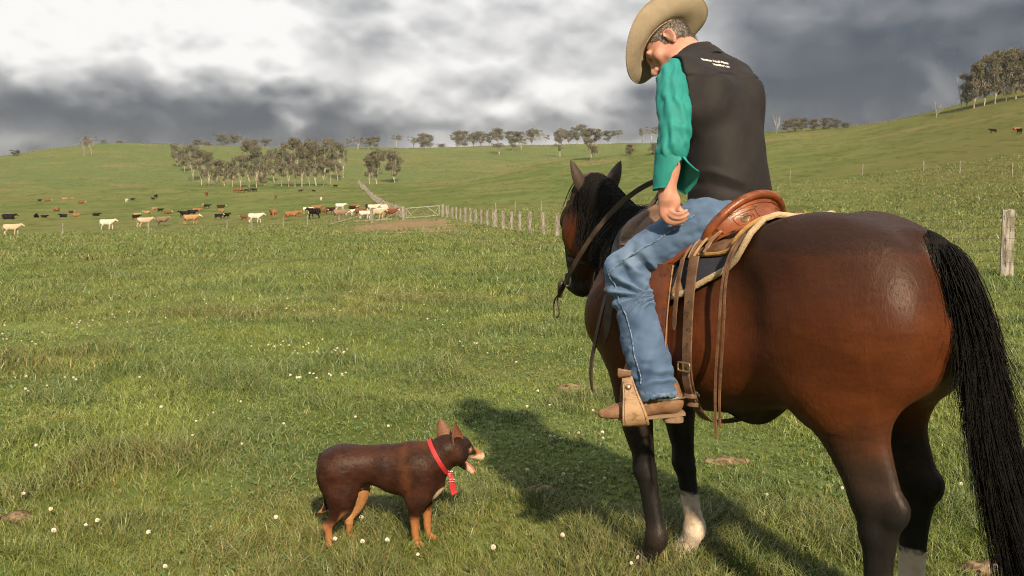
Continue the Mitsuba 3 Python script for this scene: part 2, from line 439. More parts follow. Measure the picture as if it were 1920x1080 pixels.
def make_tree(kind, seed):
    """(wood, crown, crown colours) of a tree 12 m tall and 8 m wide."""
    R = np.random.default_rng(seed)
    H = 12.0
    low, nlimb, nclump, leaf, csz = {'gum': (.25, 7, 30, 125, 1.0), 'round': (.14, 7, 32, 130, 1.15), 'thin': (.50, 5, 14, 75, .85), 'flat': (.70, 6, 14, 110, .95), 'dark': (.18, 7, 36, 130, 1.15), 'dead': (.35, 9, 0, 0, 0)}[kind]
    lean = R.normal(0, .5, 2)
    th = low * H * .8
    trunk = spline(np.array([[0, 0, -.4], [lean[0] * .3, lean[1] * .3, th * .5], [lean[0], lean[1], th]]), 8)
    wood = [tube(trunk, np.linspace(.25, .15, 8), 7)]
    ends = []
    for k in range(nlimb):
        a = k * 2.4 + R.normal(0, .4)
        rad = (1.2 + 2.4 * R.random()) * (1.25 if kind in ('flat', 'dead') else 1)
        top = H * (.80 + .16 * R.random()) if kind != 'flat' else H * (.84 + .08 * R.random())
        if k > nlimb * .6 and kind not in ('flat',):
            top *= .74
        e = np.array([lean[0] + rad * math.cos(a), lean[1] + rad * math.sin(a), top])
        s0 = trunk[R.integers(4, 8)]
        m = s0 * .5 + e * .5 + np.array([math.cos(a), math.sin(a), 0]) * (.5 * R.random()) + R.normal(0, .25, 3)
        li = spline(np.array([s0, m, e]), 9)
        wood.append(tube(li, np.linspace(.13, .03, 9), 5))
        ends += [li[-1], li[-3] + R.normal(0, .5, 3)]
        for _ in range(2 if kind != 'dead' else 5):
            j = R.integers(3, 8)
            tw = li[j] + R.normal(0, 1, 3) * [.9, .9, .7] + [0, 0, .5]
            wood.append(tube(np.array([li[j], (li[j] + tw) / 2 + R.normal(0, .12, 3), tw]), np.array([.06, .045, .015]), 4))
            ends.append(tw)
    wood = join(wood)
    if not nclump:
        return wood, None, None
    ends = np.array(ends)
    V, C = [], []
    pal = {'gum': (.128, .122, .088), 'round': (.134, .122, .086), 'thin': (.148, .134, .102), 'flat': (.136, .124, .088), 'dark': (.120, .114, .082)}[kind]  # dark kind: slightly deeper leaf colour, painted in for shade on the hilltop
    for k in range(nclump):
        c = ends[k % len(ends)] + R.normal(0, .6, 3) * [1, 1, .7]
        if kind not in ('flat', 'thin') and k % 2:
            u = R.random()
            ww = 2.6 * math.sin(math.pi * (.18 + .74 * u)) ** .7
            a = R.random() * 6.28
            rr = ww * R.random() ** .4
            c = np.array([lean[0] + rr * math.cos(a), lean[1] + rr * math.sin(a), H * (low + (.95 - low) * u)])
        c[2] = np.clip(c[2], H * low, H * .93)
        sz = csz * (.75 + .6 * R.random()) * np.array([1.15, 1.15, .72])
        d = R.normal(0, 1, (leaf, 3))
        d /= np.linalg.norm(d, axis=1, keepdims=True)
        pos = c + d * sz * (.45 + .6 * R.random((leaf, 1)) ** .6)
        a = R.normal(0, 1, (leaf, 3)) + [0, 0, -.8]
        a /= np.linalg.norm(a, axis=1, keepdims=True)
        b_ = np.cross(a, R.normal(0, 1, (leaf, 3)))
        b_ /= np.linalg.norm(b_, axis=1, keepdims=True)
        ln, wd = (.22 + .18 * R.random((leaf, 1))), (.10 + .07 * R.random((leaf, 1)))
        V.append(np.stack([pos - a * ln * .5, pos + b_ * wd, pos + a * ln, pos - b_ * wd], 1))
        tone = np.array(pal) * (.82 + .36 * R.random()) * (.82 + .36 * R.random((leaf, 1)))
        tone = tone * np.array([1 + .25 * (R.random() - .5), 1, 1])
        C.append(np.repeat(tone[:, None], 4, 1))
    V, C = np.concatenate(V).reshape(-1, 3), np.concatenate(C).reshape(-1, 3)
    i = np.arange(len(V) // 4)[:, None] * 4
    return wood, tri(V, np.vstack([i + [0, 1, 2], i + [0, 2, 3]])), C


TREES = [  # kind, x, y, height, width, label, group
    ('dark', -309.9, 590.1, 4.0, 6.7, 'small dark round tree at the far left end of the skyline', None),
    ('thin', -238.5, 527.9, 10.2, 6.6, 'left one of two thin pale-trunked trees on the left hill', None),
    ('thin', -233.1, 524.9, 11.0, 8.4, 'right one of two thin pale-trunked trees on the left hill', None),
    ('round', -314.0, 730.0, 5.6, 5.8, 'low round tree peeping over the left hill just right of the two thin trees', None),
    ('round', -304.4, 735.0, 4.8, 6.7, 'low round tree peeping over the top of the left hill, alone', None),
    ('gum', -169.4, 479.1, 12.0, 6.5, 'gum tree at the left end of the grove, highest up the slope', None),
    ('gum', -158.8, 458.4, 12.7, 7.3, 'second trunk from the left among the grey-green gums of the grove', 'gum trees of the grove on the left slope'),
    ('gum', -140.3, 415.4, 16.0, 7.1, 'third trunk from the left among the grey-green gums of the grove', 'gum trees of the grove on the left slope'),
    ('gum', -99.1, 301.4, 11.5, 5.1, 'fourth trunk from the left among the grey-green gums of the grove', 'gum trees of the grove on the left slope'),
    ('gum', -93.9, 292.5, 10.8, 4.3, 'fifth trunk from the left among the grey-green gums of the grove', 'gum trees of the grove on the left slope'),
    ('round', -88.9, 284.7, 8.2, 3.9, 'sixth trunk from the left among the grey-green gums of the grove', 'gum trees of the grove on the left slope'),
    ('gum', -86.6, 284.3, 7.9, 3.6, 'seventh trunk from the left among the grey-green gums of the grove', 'gum trees of the grove on the left slope'),
    ('gum', -82.9, 279.8, 8.6, 4.1, 'eighth trunk from the left among the grey-green gums of the grove', 'gum trees of the grove on the left slope'),
    ('gum', -78.1, 271.6, 8.9, 4.0, 'ninth trunk from the left among the grey-green gums of the grove', 'gum trees of the grove on the left slope'),
    ('gum', -76.5, 274.7, 13.6, 5.3, 'tenth trunk from the left among the grey-green gums of the grove', 'gum trees of the grove on the left slope'),
    ('gum', -73.1, 270.0, 12.1, 4.9, 'eleventh trunk from the left among the grey-green gums of the grove', 'gum trees of the grove on the left slope'),
    ('round', -73.9, 282.7, 9.3, 3.9, 'twelfth trunk from the left among the grey-green gums of the grove', 'gum trees of the grove on the left slope'),
    ('gum', -104.9, 416.6, 14.6, 6.2, 'thirteenth trunk from the left among the grey-green gums of the grove', 'gum trees of the grove on the left slope'),
    ('gum', -66.2, 271.2, 12.5, 4.9, 'fourteenth trunk from the left among the grey-green gums of the grove', 'gum trees of the grove on the left slope'),
    ('gum', -63.8, 269.7, 9.9, 4.0, 'fifteenth trunk from the left among the grey-green gums of the grove', 'gum trees of the grove on the left slope'),
    ('gum', -62.0, 269.7, 14.1, 5.2, 'sixteenth trunk from the left among the grey-green gums of the grove', 'gum trees of the grove on the left slope'),
    ('gum', -60.0, 269.7, 11.3, 4.3, 'seventeenth trunk from the left among the grey-green gums of the grove', 'gum trees of the grove on the left slope'),
    ('gum', -58.5, 272.4, 13.4, 5.0, 'eighteenth trunk from the left among the grey-green gums of the grove', 'gum trees of the grove on the left slope'),
    ('gum', -56.6, 272.8, 12.9, 5.0, 'nineteenth trunk from the left among the grey-green gums of the grove', 'gum trees of the grove on the left slope'),
    ('gum', -54.6, 273.1, 13.8, 5.0, 'twentieth trunk from the left among the grey-green gums of the grove', 'gum trees of the grove on the left slope'),
    ('gum', -53.8, 279.8, 11.4, 4.5, 'twenty-first trunk from the left among the grey-green gums of the grove', 'gum trees of the grove on the left slope'),
    ('gum', -80.8, 437.3, 17.9, 7.0, 'twenty-second trunk from the left among the grey-green gums of the grove', 'gum trees of the grove on the left slope'),
    ('thin', -80.5, 450.0, 13.7, 5.1, 'thin gum tree at the right end of the grove', None),
    ('round', -239.3, 720.0, 5.3, 9.0, 'first tree from the left on the skyline behind the grove', 'trees on the skyline behind the grove'),
    ('round', -233.6, 725.0, 3.8, 8.2, 'second tree from the left on the skyline behind the grove', 'trees on the skyline behind the grove'),
    ('round', -209.7, 690.0, 9.1, 11.0, 'third tree from the left on the skyline behind the grove', 'trees on the skyline behind the grove'),
    ('gum', -206.8, 700.0, 8.7, 10.3, 'fourth tree from the left on the skyline behind the grove', 'trees on the skyline behind the grove'),
    ('thin', -201.1, 705.0, 9.1, 10.4, 'fifth tree from the left on the skyline behind the grove', 'trees on the skyline behind the grove'),
    ('gum', -190.1, 700.0, 5.6, 8.8, 'sixth tree from the left on the skyline behind the grove', 'trees on the skyline behind the grove'),
    ('gum', -181.8, 700.0, 6.8, 8.8, 'seventh tree from the left on the skyline behind the grove', 'trees on the skyline behind the grove'),
    ('thin', -110.9, 650.1, 7.7, 7.4, 'leftmost of two thin open gums on the skyline just right of the grove', None),
    ('thin', -106.1, 652.0, 8.8, 8.9, 'second of two thin open gums on the skyline just right of the grove', None),
    ('gum', -99.4, 653.9, 8.5, 8.2, 'left gum of two on the skyline straight above the lone group of trees', 'gum trees along the middle of the skyline'),
    ('gum', -94.7, 652.0, 9.3, 8.9, 'right gum of two on the skyline straight above the lone group of trees', 'gum trees along the middle of the skyline'),
    ('flat', -80.1, 655.7, 10.0, 7.5, 'single flat-topped tree with a bare stem on the skyline', None),
    ('thin', -70.8, 679.5, 8.5, 8.5, 'thin open tree beside the round clump on the skyline', None),
    ('round', -65.1, 675.7, 10.7, 10.0, 'left dense round tree of the small clump on the middle skyline', 'gum trees along the middle of the skyline'),
    ('round', -59.5, 672.8, 9.9, 10.7, 'right dense round tree of the small clump on the middle skyline', 'gum trees along the middle of the skyline'),
    ('round', -50.5, 685.4, 2.3, 8.6, 'low bush at the right foot of the small skyline clump', None),
    ('round', -40.7, 694.9, 11.6, 10.3, 'first tree from the left in the long row on the middle skyline', 'gum trees along the middle of the skyline'),
    ('round', -34.7, 694.5, 11.8, 10.3, 'second tree from the left in the long row on the middle skyline', 'gum trees along the middle of the skyline'),
    ('gum', -28.6, 709.4, 10.2, 9.7, 'third tree from the left in the long row on the middle skyline', 'gum trees along the middle of the skyline'),
    ('gum', -22.9, 706.3, 10.7, 10.4, 'fourth tree from the left in the long row on the middle skyline', 'gum trees along the middle of the skyline'),
    ('gum', -16.8, 694.2, 10.2, 10.3, 'fifth tree from the left in the long row on the middle skyline', 'gum trees along the middle of the skyline'),
    ('gum', -10.7, 700.2, 12.6, 11.9, 'sixth tree from the left in the long row on the middle skyline', 'gum trees along the middle of the skyline'),
    ('gum', -1.1, 672.8, 10.3, 11.5, 'seventh tree from the left in the long row on the middle skyline', 'gum trees along the middle of the skyline'),
    ('gum', 5.2, 663.3, 9.8, 9.8, 'eighth tree from the left in the long row on the middle skyline', 'gum trees along the middle of the skyline'),
    ('gum', 14.6, 694.5, 11.8, 11.0, 'ninth tree from the left in the long row on the middle skyline', 'gum trees along the middle of the skyline'),
    ('thin', 19.2, 668.0, 10.6, 8.4, 'thin pale tree next to last in the long skyline row', None),
    ('thin', 23.8, 670.9, 7.2, 6.1, 'thin last tree at the right end of the long skyline row', None),
    ('flat', -8.3, 615.0, 7.6, 11.9, 'leaning flat-topped tree on the slope below the long skyline row', None),
    ('gum', 0.4, 637.3, 8.6, 8.0, 'tree on the slope just right of the leaning tree', None),
    ('thin', 6.1, 636.4, 7.8, 8.0, 'thin pale-stemmed tree on the slope right of the leaning tree', None),
    ('gum', 29.2, 576.7, 16.7, 9.2, "gum tree on the slope left above the horse's left ear", None),
    ('gum', 41.7, 691.9, 9.6, 9.4, "first tree from the left in the skyline clump above the horse's head", 'gum trees along the middle of the skyline'),
    ('gum', 46.9, 689.3, 14.1, 12.5, "second tree from the left in the skyline clump above the horse's head", 'gum trees along the middle of the skyline'),
    ('gum', 53.3, 695.4, 11.1, 10.3, "third tree from the left in the skyline clump above the horse's head", 'gum trees along the middle of the skyline'),
    ('gum', 23.4, 281.0, 9.6, 6.4, "tall gum standing alone on the slope above the horse's head", None),
    ('gum', 71.4, 705.9, 9.8, 9.6, 'gum tree on the skyline just right of the tall lone gum', None),
    ('flat', 78.4, 700.2, 9.8, 11.1, "flat-topped tree on the skyline above the horse's right ear", None),
    ('thin', 95.9, 697.6, 10.5, 10.3, "left one of two thin trees on the skyline beside the rider's sleeve", None),
    ('thin', 101.0, 686.2, 11.5, 10.9, "right one of two thin trees on the skyline beside the rider's sleeve", None),
    ('round', 34.8, 278.3, 3.2, 4.1, 'round bush on the slope below the skyline, left of the sleeve', None),
    ('round', 39.9, 268.1, 3.3, 3.0, "small round bush touching the rider's sleeve on the slope", None),
    ('gum', -43.4, 287.9, 8.7, 4.3, 'thin left tree of the lone group right of the grove', None),
    ('gum', -41.4, 288.4, 10.5, 6.6, 'tallest middle tree of the lone group right of the grove', None),
    ('gum', -53.0, 426.9, 14.5, 9.7, 'broad right tree of the lone group right of the grove', None),
    ('dead', 76.0, 272.4, 5.9, 3.4, "bare white dead tree on the skyline beside the rider's vest", None),
    ('round', 78.0, 270.0, 3.7, 3.4, "first low round tree from the left in the skyline row beside the rider's back", 'low trees on the skyline right of the rider'),
    ('round', 80.2, 269.3, 4.0, 3.7, "second low round tree from the left in the skyline row beside the rider's back", 'low trees on the skyline right of the rider'),
    ('round', 83.5, 271.2, 3.8, 4.0, "third low round tree from the left in the skyline row beside the rider's back", 'low trees on the skyline right of the rider'),
    ('round', 85.7, 268.9, 3.2, 3.7, "fourth low round tree from the left in the skyline row beside the rider's back", 'low trees on the skyline right of the rider'),
    ('round', 89.8, 273.1, 3.4, 4.0, "fifth low round tree from the left in the skyline row beside the rider's back", 'low trees on the skyline right of the rider'),
    ('round', 92.6, 272.0, 2.8, 3.7, "sixth low round tree from the left in the skyline row beside the rider's back", 'low trees on the skyline right of the rider'),
    ('round', 95.0, 270.0, 1.5, 3.1, "lowest tree at the right end of the skyline row beside the rider's back", None),
    ('dead', 95.8, 214.6, 4.0, 3.2, 'faint bare tree on the skyline left of the right hilltop trees', None),
    ('dead', 103.3, 218.7, 8.2, 3.2, 'pale bare tree at the left edge of the dark hilltop trees', None),
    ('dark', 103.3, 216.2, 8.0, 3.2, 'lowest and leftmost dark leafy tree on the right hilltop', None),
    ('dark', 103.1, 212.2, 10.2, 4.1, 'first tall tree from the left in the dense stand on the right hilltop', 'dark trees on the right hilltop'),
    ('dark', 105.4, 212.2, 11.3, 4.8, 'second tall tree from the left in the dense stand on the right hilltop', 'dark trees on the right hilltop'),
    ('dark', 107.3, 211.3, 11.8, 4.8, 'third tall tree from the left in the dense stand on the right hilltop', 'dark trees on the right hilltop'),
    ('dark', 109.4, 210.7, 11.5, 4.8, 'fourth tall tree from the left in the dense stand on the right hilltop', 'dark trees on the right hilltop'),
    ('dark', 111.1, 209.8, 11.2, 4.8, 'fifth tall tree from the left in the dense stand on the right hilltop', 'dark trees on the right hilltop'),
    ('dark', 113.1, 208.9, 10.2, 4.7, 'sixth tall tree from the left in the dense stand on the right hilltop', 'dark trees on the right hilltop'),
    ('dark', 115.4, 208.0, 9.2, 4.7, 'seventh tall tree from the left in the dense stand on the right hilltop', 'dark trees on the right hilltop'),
]
protos = {}
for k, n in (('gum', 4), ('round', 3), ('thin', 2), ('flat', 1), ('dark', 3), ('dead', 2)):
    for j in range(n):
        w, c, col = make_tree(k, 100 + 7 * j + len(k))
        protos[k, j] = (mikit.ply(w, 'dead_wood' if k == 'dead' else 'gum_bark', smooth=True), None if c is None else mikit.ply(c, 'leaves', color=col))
seen = {}
for i, (k, x, y, h, w, lab, grp) in enumerate(TREES):
    n = sum(1 for q in protos if q[0] == k)
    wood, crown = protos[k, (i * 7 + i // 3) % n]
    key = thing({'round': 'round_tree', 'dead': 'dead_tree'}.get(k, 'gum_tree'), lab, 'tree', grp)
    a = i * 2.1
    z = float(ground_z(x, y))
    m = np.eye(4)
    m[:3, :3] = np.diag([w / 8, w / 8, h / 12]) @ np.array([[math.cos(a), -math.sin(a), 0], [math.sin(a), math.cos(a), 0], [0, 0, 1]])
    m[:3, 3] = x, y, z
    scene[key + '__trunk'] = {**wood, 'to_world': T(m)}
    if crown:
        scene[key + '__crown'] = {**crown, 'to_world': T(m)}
# ------------------------------------------------------------------ fences, gate
def wood_fn(p, n, uv):
    g = fbm(p.x * 38, p.y * 38, p.z * 3.2, 4)
    c = mix((.135, .12, .105), (.33, .31, .285), smoothstep(.3, .72, g))
    c = mix(c, (.045, .038, .033), .85 * smoothstep(.66, .78, fbm(p.x * 60, p.y * 60, p.z * 4.5, 2)))
    return mix(c, (.20, .20, .13), .5 * smoothstep(.55, .75, fbm(p.x * 9, p.y * 9, p.z * 5)))


scene['grey_timber'] = {'type': 'bumpmap', 'scale': .012, 'tex': proc(lambda p, n, uv: fbm(p.x * 45, p.y * 45, p.z * 4, 3), .004), 'bsdf': {'type': 'diffuse', 'reflectance': proc(wood_fn)}}
scene['wire'] = {'type': 'principled', 'base_color': rgb(.16, .15, .14), 'metallic': .6, 'roughness': .5}
scene['galvanised'] = {'type': 'principled', 'base_color': rgb(.36, .36, .35), 'metallic': .35, 'roughness': .5}


def post_mesh(w, d, h, seed):
    R = np.random.default_rng(seed)
    nz = 9
    sec = np.array([[-.5, -.36], [-.36, -.5], [.05, -.47], [.4, -.5], [.5, -.3], [.47, .1], [.5, .38], [.36, .5], [-.1, .46], [-.4, .5], [-.5, .3], [-.47, -.05]])
    sec = sec + R.normal(0, .035, sec.shape)
    z = np.linspace(-.35, h, nz)
    v = []
    bow = R.normal(0, .02, 2)
    for k, zz in enumerate(z):
        s = 1 + R.normal(0, .018) - .08 * k / nz
        v.append(np.c_[sec * [w * s, d * s] + bow * math.sin(k / nz * 3), np.full(len(sec), zz) + (R.normal(0, .018, len(sec)) + .03 * sec[:, 0] if k == nz - 1 else 0)])
    m = len(sec)
    i, j = np.meshgrid(np.arange(nz - 1), np.arange(m), indexing='ij')
    q = np.stack([i * m + j, i * m + (j + 1) % m, (i + 1) * m + (j + 1) % m, (i + 1) * m + j], -1).reshape(-1, 4)
    v = np.vstack(v + [[[0, 0, h - .01]]])
    t = np.arange(m)
    return tri(v, np.vstack([q[:, [0, 1, 2]], q[:, [0, 2, 3]], np.c_[(nz - 1) * m + t, (nz - 1) * m + (t + 1) % m, np.full(m, len(v) - 1)]]))


POSTS = [mikit.ply(post_mesh(.215, .12, 1.25, 40 + k), 'grey_timber', smooth=40) for k in range(5)]
THIN = [mikit.ply(post_mesh(.13, .11, 1.22, 60 + k), 'grey_timber', smooth=40) for k in range(3)]


def add_post(fence, x, y, turn, protos_, k, s=(1, 1, 1), tilt=0.0):
    key = numbered(fence + '__post')
    c, n = math.cos(turn), math.sin(turn)
    m = frame([x, y, float(ground_z(x, y))], np.array([c, n, 0]) * s[0], np.array([-n, c, 0]) * s[1], np.array([tilt * c, tilt * n, 1]) * s[2])
    scene[key] = {**protos_[k % len(protos_)], 'to_world': T(m)}
    return key


def wires(fence, pts, heights, r=.003, off=(0, 0)):
    for hgt in heights:
        q = []
        for a, b_ in zip(pts[:-1], pts[1:]):
            for t in np.linspace(0, 1, 4)[:-1]:
                p = np.array(a) * (1 - t) + np.array(b_) * t
                za, zb = float(ground_z(*a)), float(ground_z(*b_))
                q.append([p[0] + off[0], p[1] + off[1], za * (1 - t) + zb * t + hgt - .02 * math.sin(math.pi * t)])
        q.append([pts[-1][0] + off[0], pts[-1][1] + off[1], float(ground_z(*pts[-1])) + hgt])
        part(fence, 'wire', tube(np.array(q), r, 4), 'wire')


RF = np.random.default_rng(12)
lane = thing('paddock_fence', 'weathered grey split-post and wire fence running from the gate past the horse', 'fence')
ys = [103, 99.7, 95, 92, 89, 86, 83, 79.8, 76.9, 73.9, 70.6, 67.3, 64.2, 61.2, 58.2, 54.6, 51.3, 47.6, 43.9, 40.2, 36.5, 32.9, 29.3, 25.9, 22.3, 18.3, 14.6, 11.0]
pts = []
for k, y in enumerate(ys):
    x = float(np.interp(y, [11, 18.3, 22.3, 51.3, 103], [11.1, 9.67, 8.9, 2.46, -7.55]))
    pts.append((x, y))
    s = (1, 1, 1.0 + RF.normal(0, .03))
    if k == 0:
        s = (1.35, 1.9, 1.12)
    if k in (10,):
        s = (1.7, 1.2, 1.0)
    if k == 25:
        s = (1.18, 1.1, 1.02)
    kk = add_post(lane, x, y, RF.normal(0, .12) - .15, POSTS, k, s, RF.normal(0, .012))
    if k == 25:
        labels[kk] = {'label': 'cracked grey post nearest the horse\'s tail'}
wires(lane, pts, (.28, .50, .74, .96, 1.14), .0035, (-.07, -.02))

left = thing('far_fence', 'low fence of thin posts running left from the gate across the paddock', 'fence')
lp = [(-11.95, 104.0), (-15.6, 104.5), (-19.2, 104.5), (-22.6, 104), (-25.3, 104), (-28.6, 103.5), (-31.2, 103), (-38.6, 100), (-46.3, 97), (-54, 95), (-62, 93)]
for k, (x, y) in enumerate(lp):
    big = k in (0, 1)
    add_post(left, x, y, RF.normal(0, .2), POSTS if big else THIN, k, (1.5, 1.5, 1.15) if big else (1, 1, 1 + RF.normal(0, .05)), RF.normal(0, .03))
wires(left, lp, (.3, .6, .9, 1.1), .0035)
for a, b_ in (((-20.2, 104.3, .05), (-16.0, 104.3, 1.0)), ((-14.9, 104.4, .05), (-12.4, 104.0, .95))):
    p = np.array([a, b_])
    p[:, 2] += ground_z(p[:, 0], p[:, 1])
    part(left, 'stay', tube(np.linspace(p[0], p[1], 4), .055, 7), 'grey_timber', label='slanting timber stay')
rl = np.array([(-17.3, 103.4), (-13.2, 103.4)])
for hgt in (.18, .26):
    p = np.c_[rl, ground_z(rl[:, 0], rl[:, 1]) + hgt]
    part(left, 'rail', tube(np.linspace(p[0], p[1], 3), .045, 6), 'grey_timber')

hill = thing('hill_fence', 'grey fence climbing straight up the paddock from the gate to the crest', 'fence')
hp_ = [(-12.1 + (-48.5 + 12.1) * t, 105.5 + (298 - 105.5) * t) for t in np.linspace(0, 1, 56) ** 1.15]
for k, (x, y) in enumerate(hp_):
    add_post(hill, x, y, RF.normal(0, .2), THIN, k, (1.5, 1.3, 1.05 + RF.normal(0, .04)))
wires(hill, hp_, (.35, .7, 1.05), .006)

slope = thing('slope_fence', 'sparse wire fence of thin posts crossing the right-hand slope', 'fence')
sp_ = [(-7.0, 104.4), (-1.9, 108), (.4, 110), (3.5, 112), (6.4, 113), (13, 117), (20, 120), (28.5, 122), (36.8, 125), (43, 116), (47, 108), (46, 97), (44.5, 84), (43.5, 73)]
for k, (x, y) in enumerate(sp_):
    add_post(slope, x, y, RF.normal(0, .2), THIN, k, (.85, .85, 1 + RF.normal(0, .05)), RF.normal(0, .03))
wires(slope, sp_, (.4, .75, 1.08), .0035)

gate = thing('farm_gate', 'pale metal farm gate with diagonal braces closing the lane', 'gate')
gx = np.array([-11.7, -8.05])
gz = ground_z(gx, np.array([104., 104.])) + .16
A_, B_ = np.array([gx[0], 104.05, gz[0]]), np.array([gx[1], 104.05, gz[1]])
up_ = np.array([0, 0, 1.05])
fr = np.vstack([np.linspace(A_, B_, 8), np.linspace(B_, B_ + up_, 4)[1:], np.linspace(B_ + up_, A_ + up_, 8)[1:], np.linspace(A_ + up_, A_, 4)[1:]])
part(gate, 'frame', tube(fr, .035, 8), 'galvanised')
mid = (A_ + B_) / 2
for a, b_ in ((A_ + [.1, 0, .04], A_ + (B_ - A_) * .38 + up_), (B_ + [-.1, 0, .04], B_ + (A_ - B_) * .38 + up_), (A_ + up_, A_ + (B_ - A_) * .2), (B_ + up_, B_ + (A_ - B_) * .2)):
    part(gate, 'brace', tube(np.linspace(a, b_, 3), .024, 6), 'galvanised')
for k in range(4):
    hgt = up_ * (.2 + .2 * k)
    part(gate, 'rail', tube(np.linspace(A_ + hgt, B_ + hgt, 6), .009, 5), 'wire')
# ------------------------------------------------------------------ cattle: three poses, each mesh one continuous animal
def make_cow(pose):
    b = Body()
    dz = -.52 if pose == 'lie' else 0
    st = np.array([(-.98, 1.15, .06, .10), (-.92, 1.12, .22, .22), (-.70, 1.06, .29, .30), (-.35, 1.00, .33, .36), (0, .98, .34, .38), (.35, 1.00, .30, .38), (.62, 1.03, .24, .33), (.80, 1.08, .14, .20)])
    b.loft(0, np.c_[st[:, 0], 0 * st[:, 0], st[:, 1] + dz, st[:, 2], st[:, 3]], k=.05, power=2.4)
    if pose == 'graze':
        hd_ = [(.70, 0, 1.10), (1.02, 0, .78), (1.16, .03, .52)], [(1.16, .03, .50), (1.24, .04, .24), (1.26, .04, .12)]
    else:
        hd_ = [(.70, 0, 1.12 + dz), (.98, .02, 1.24 + dz), (1.12, .04, 1.32 + dz)], [(1.12, .04, 1.34 + dz), (1.36, .08, 1.20 + dz), (1.48, .10, 1.12 + dz)]
    b.limb(hd_[0], (.26, .19, .14), k=.10, flat=(0, 1, 0), f=.7)
    b.limb(hd_[1], (.135, .10, .085), k=.05)
    for s in (1, -1):
        p = np.array(hd_[0][-1])
        b.limb([p + [-.02, .10 * s, .06], p + [-.06, .26 * s, .05]], (.045, .03), k=.02)
        if pose == 'lie':
            b.limb([(.50, .22 * s, .35), (.80, .24 * s, .12), (.42, .26 * s, .08)], (.13, .08, .06), k=.06)
            b.limb([(-.60, .28 * s, .35), (-.20, .40 * s, .16), (-.62, .40 * s, .08)], (.22, .11, .06), k=.08)
        else:
            sw = .12 * s
            b.limb([(.52, .17 * s, .85), (.52 + sw, .17 * s, .42), (.50 + sw * 1.2, .17 * s, .03)], (.15, .075, .06), k=.06)
            b.limb([(-.72, .18 * s, .95), (-.66 - sw, .19 * s, .60), (-.80 - sw, .19 * s, .42), (-.76 - sw * 1.2, .19 * s, .03)], (.22, .12, .07, .06), k=.08)
    b.limb([(-.96, 0, 1.28 + dz), (-1.05, 0, 1.0 + dz * .8), (-1.03, 0, max(.55 + dz, .12))], (.04, .03, .045), k=.03)
    if pose != 'lie':
        b.ball((-.45, 0, .62), (.2, .13, .10), k=.08)
    return b.mesh(.070)


COW = {p: make_cow(p) for p in ('walk', 'graze', 'lie')}
HIDE = {'cream': (.46, .37, .27), 'white': (.58, .54, .47), 'roan': (.20, .145, .105), 'tan': (.33, .19, .10), 'tanface': (.32, .18, .10), 'black': (.012, .011, .011), 'blackface': (.012, .011, .011), 'rust': (.15, .055, .026), 'orange': (.235, .112, .055), 'dark': (.035, .019, .013)}
scene['hide'] = {'type': 'diffuse', 'reflectance': {'type': 'mesh_attribute', 'name': 'vertex_color'}}
made = {}


def cow_ply(pose, col):
    if (pose, col) not in made:
        v = np.array(COW[pose].vertices)
        n = meshkit.fbm(v * 3.1, 3, len(col))
        c = np.array(HIDE[col]) * (.8 + .4 * n)[:, None]
        pale = (v[:, 0] > 1.10) if col in ('tan', 'tanface', 'blackface') else (v[:, 0] > 9)
        if col in ('rust', 'dark'):
            pale = (v[:, 0] > 1.15) & (v[:, 2] < (1.3 if pose == 'walk' else 9))
        c[pale] = (.55, .48, .40)
        if col in ('cream', 'white'):
            c = lerp3_(c, (.40, .27, .16), .6 * np.clip((n - .5) * 5, 0, 1))
        made[pose, col] = mikit.ply(COW[pose], 'hide', smooth=True, color=c)
    return made[pose, col]


def lerp3_(a, b_, t):
    return a * (1 - t[:, None]) + np.asarray(b_) * t[:, None]


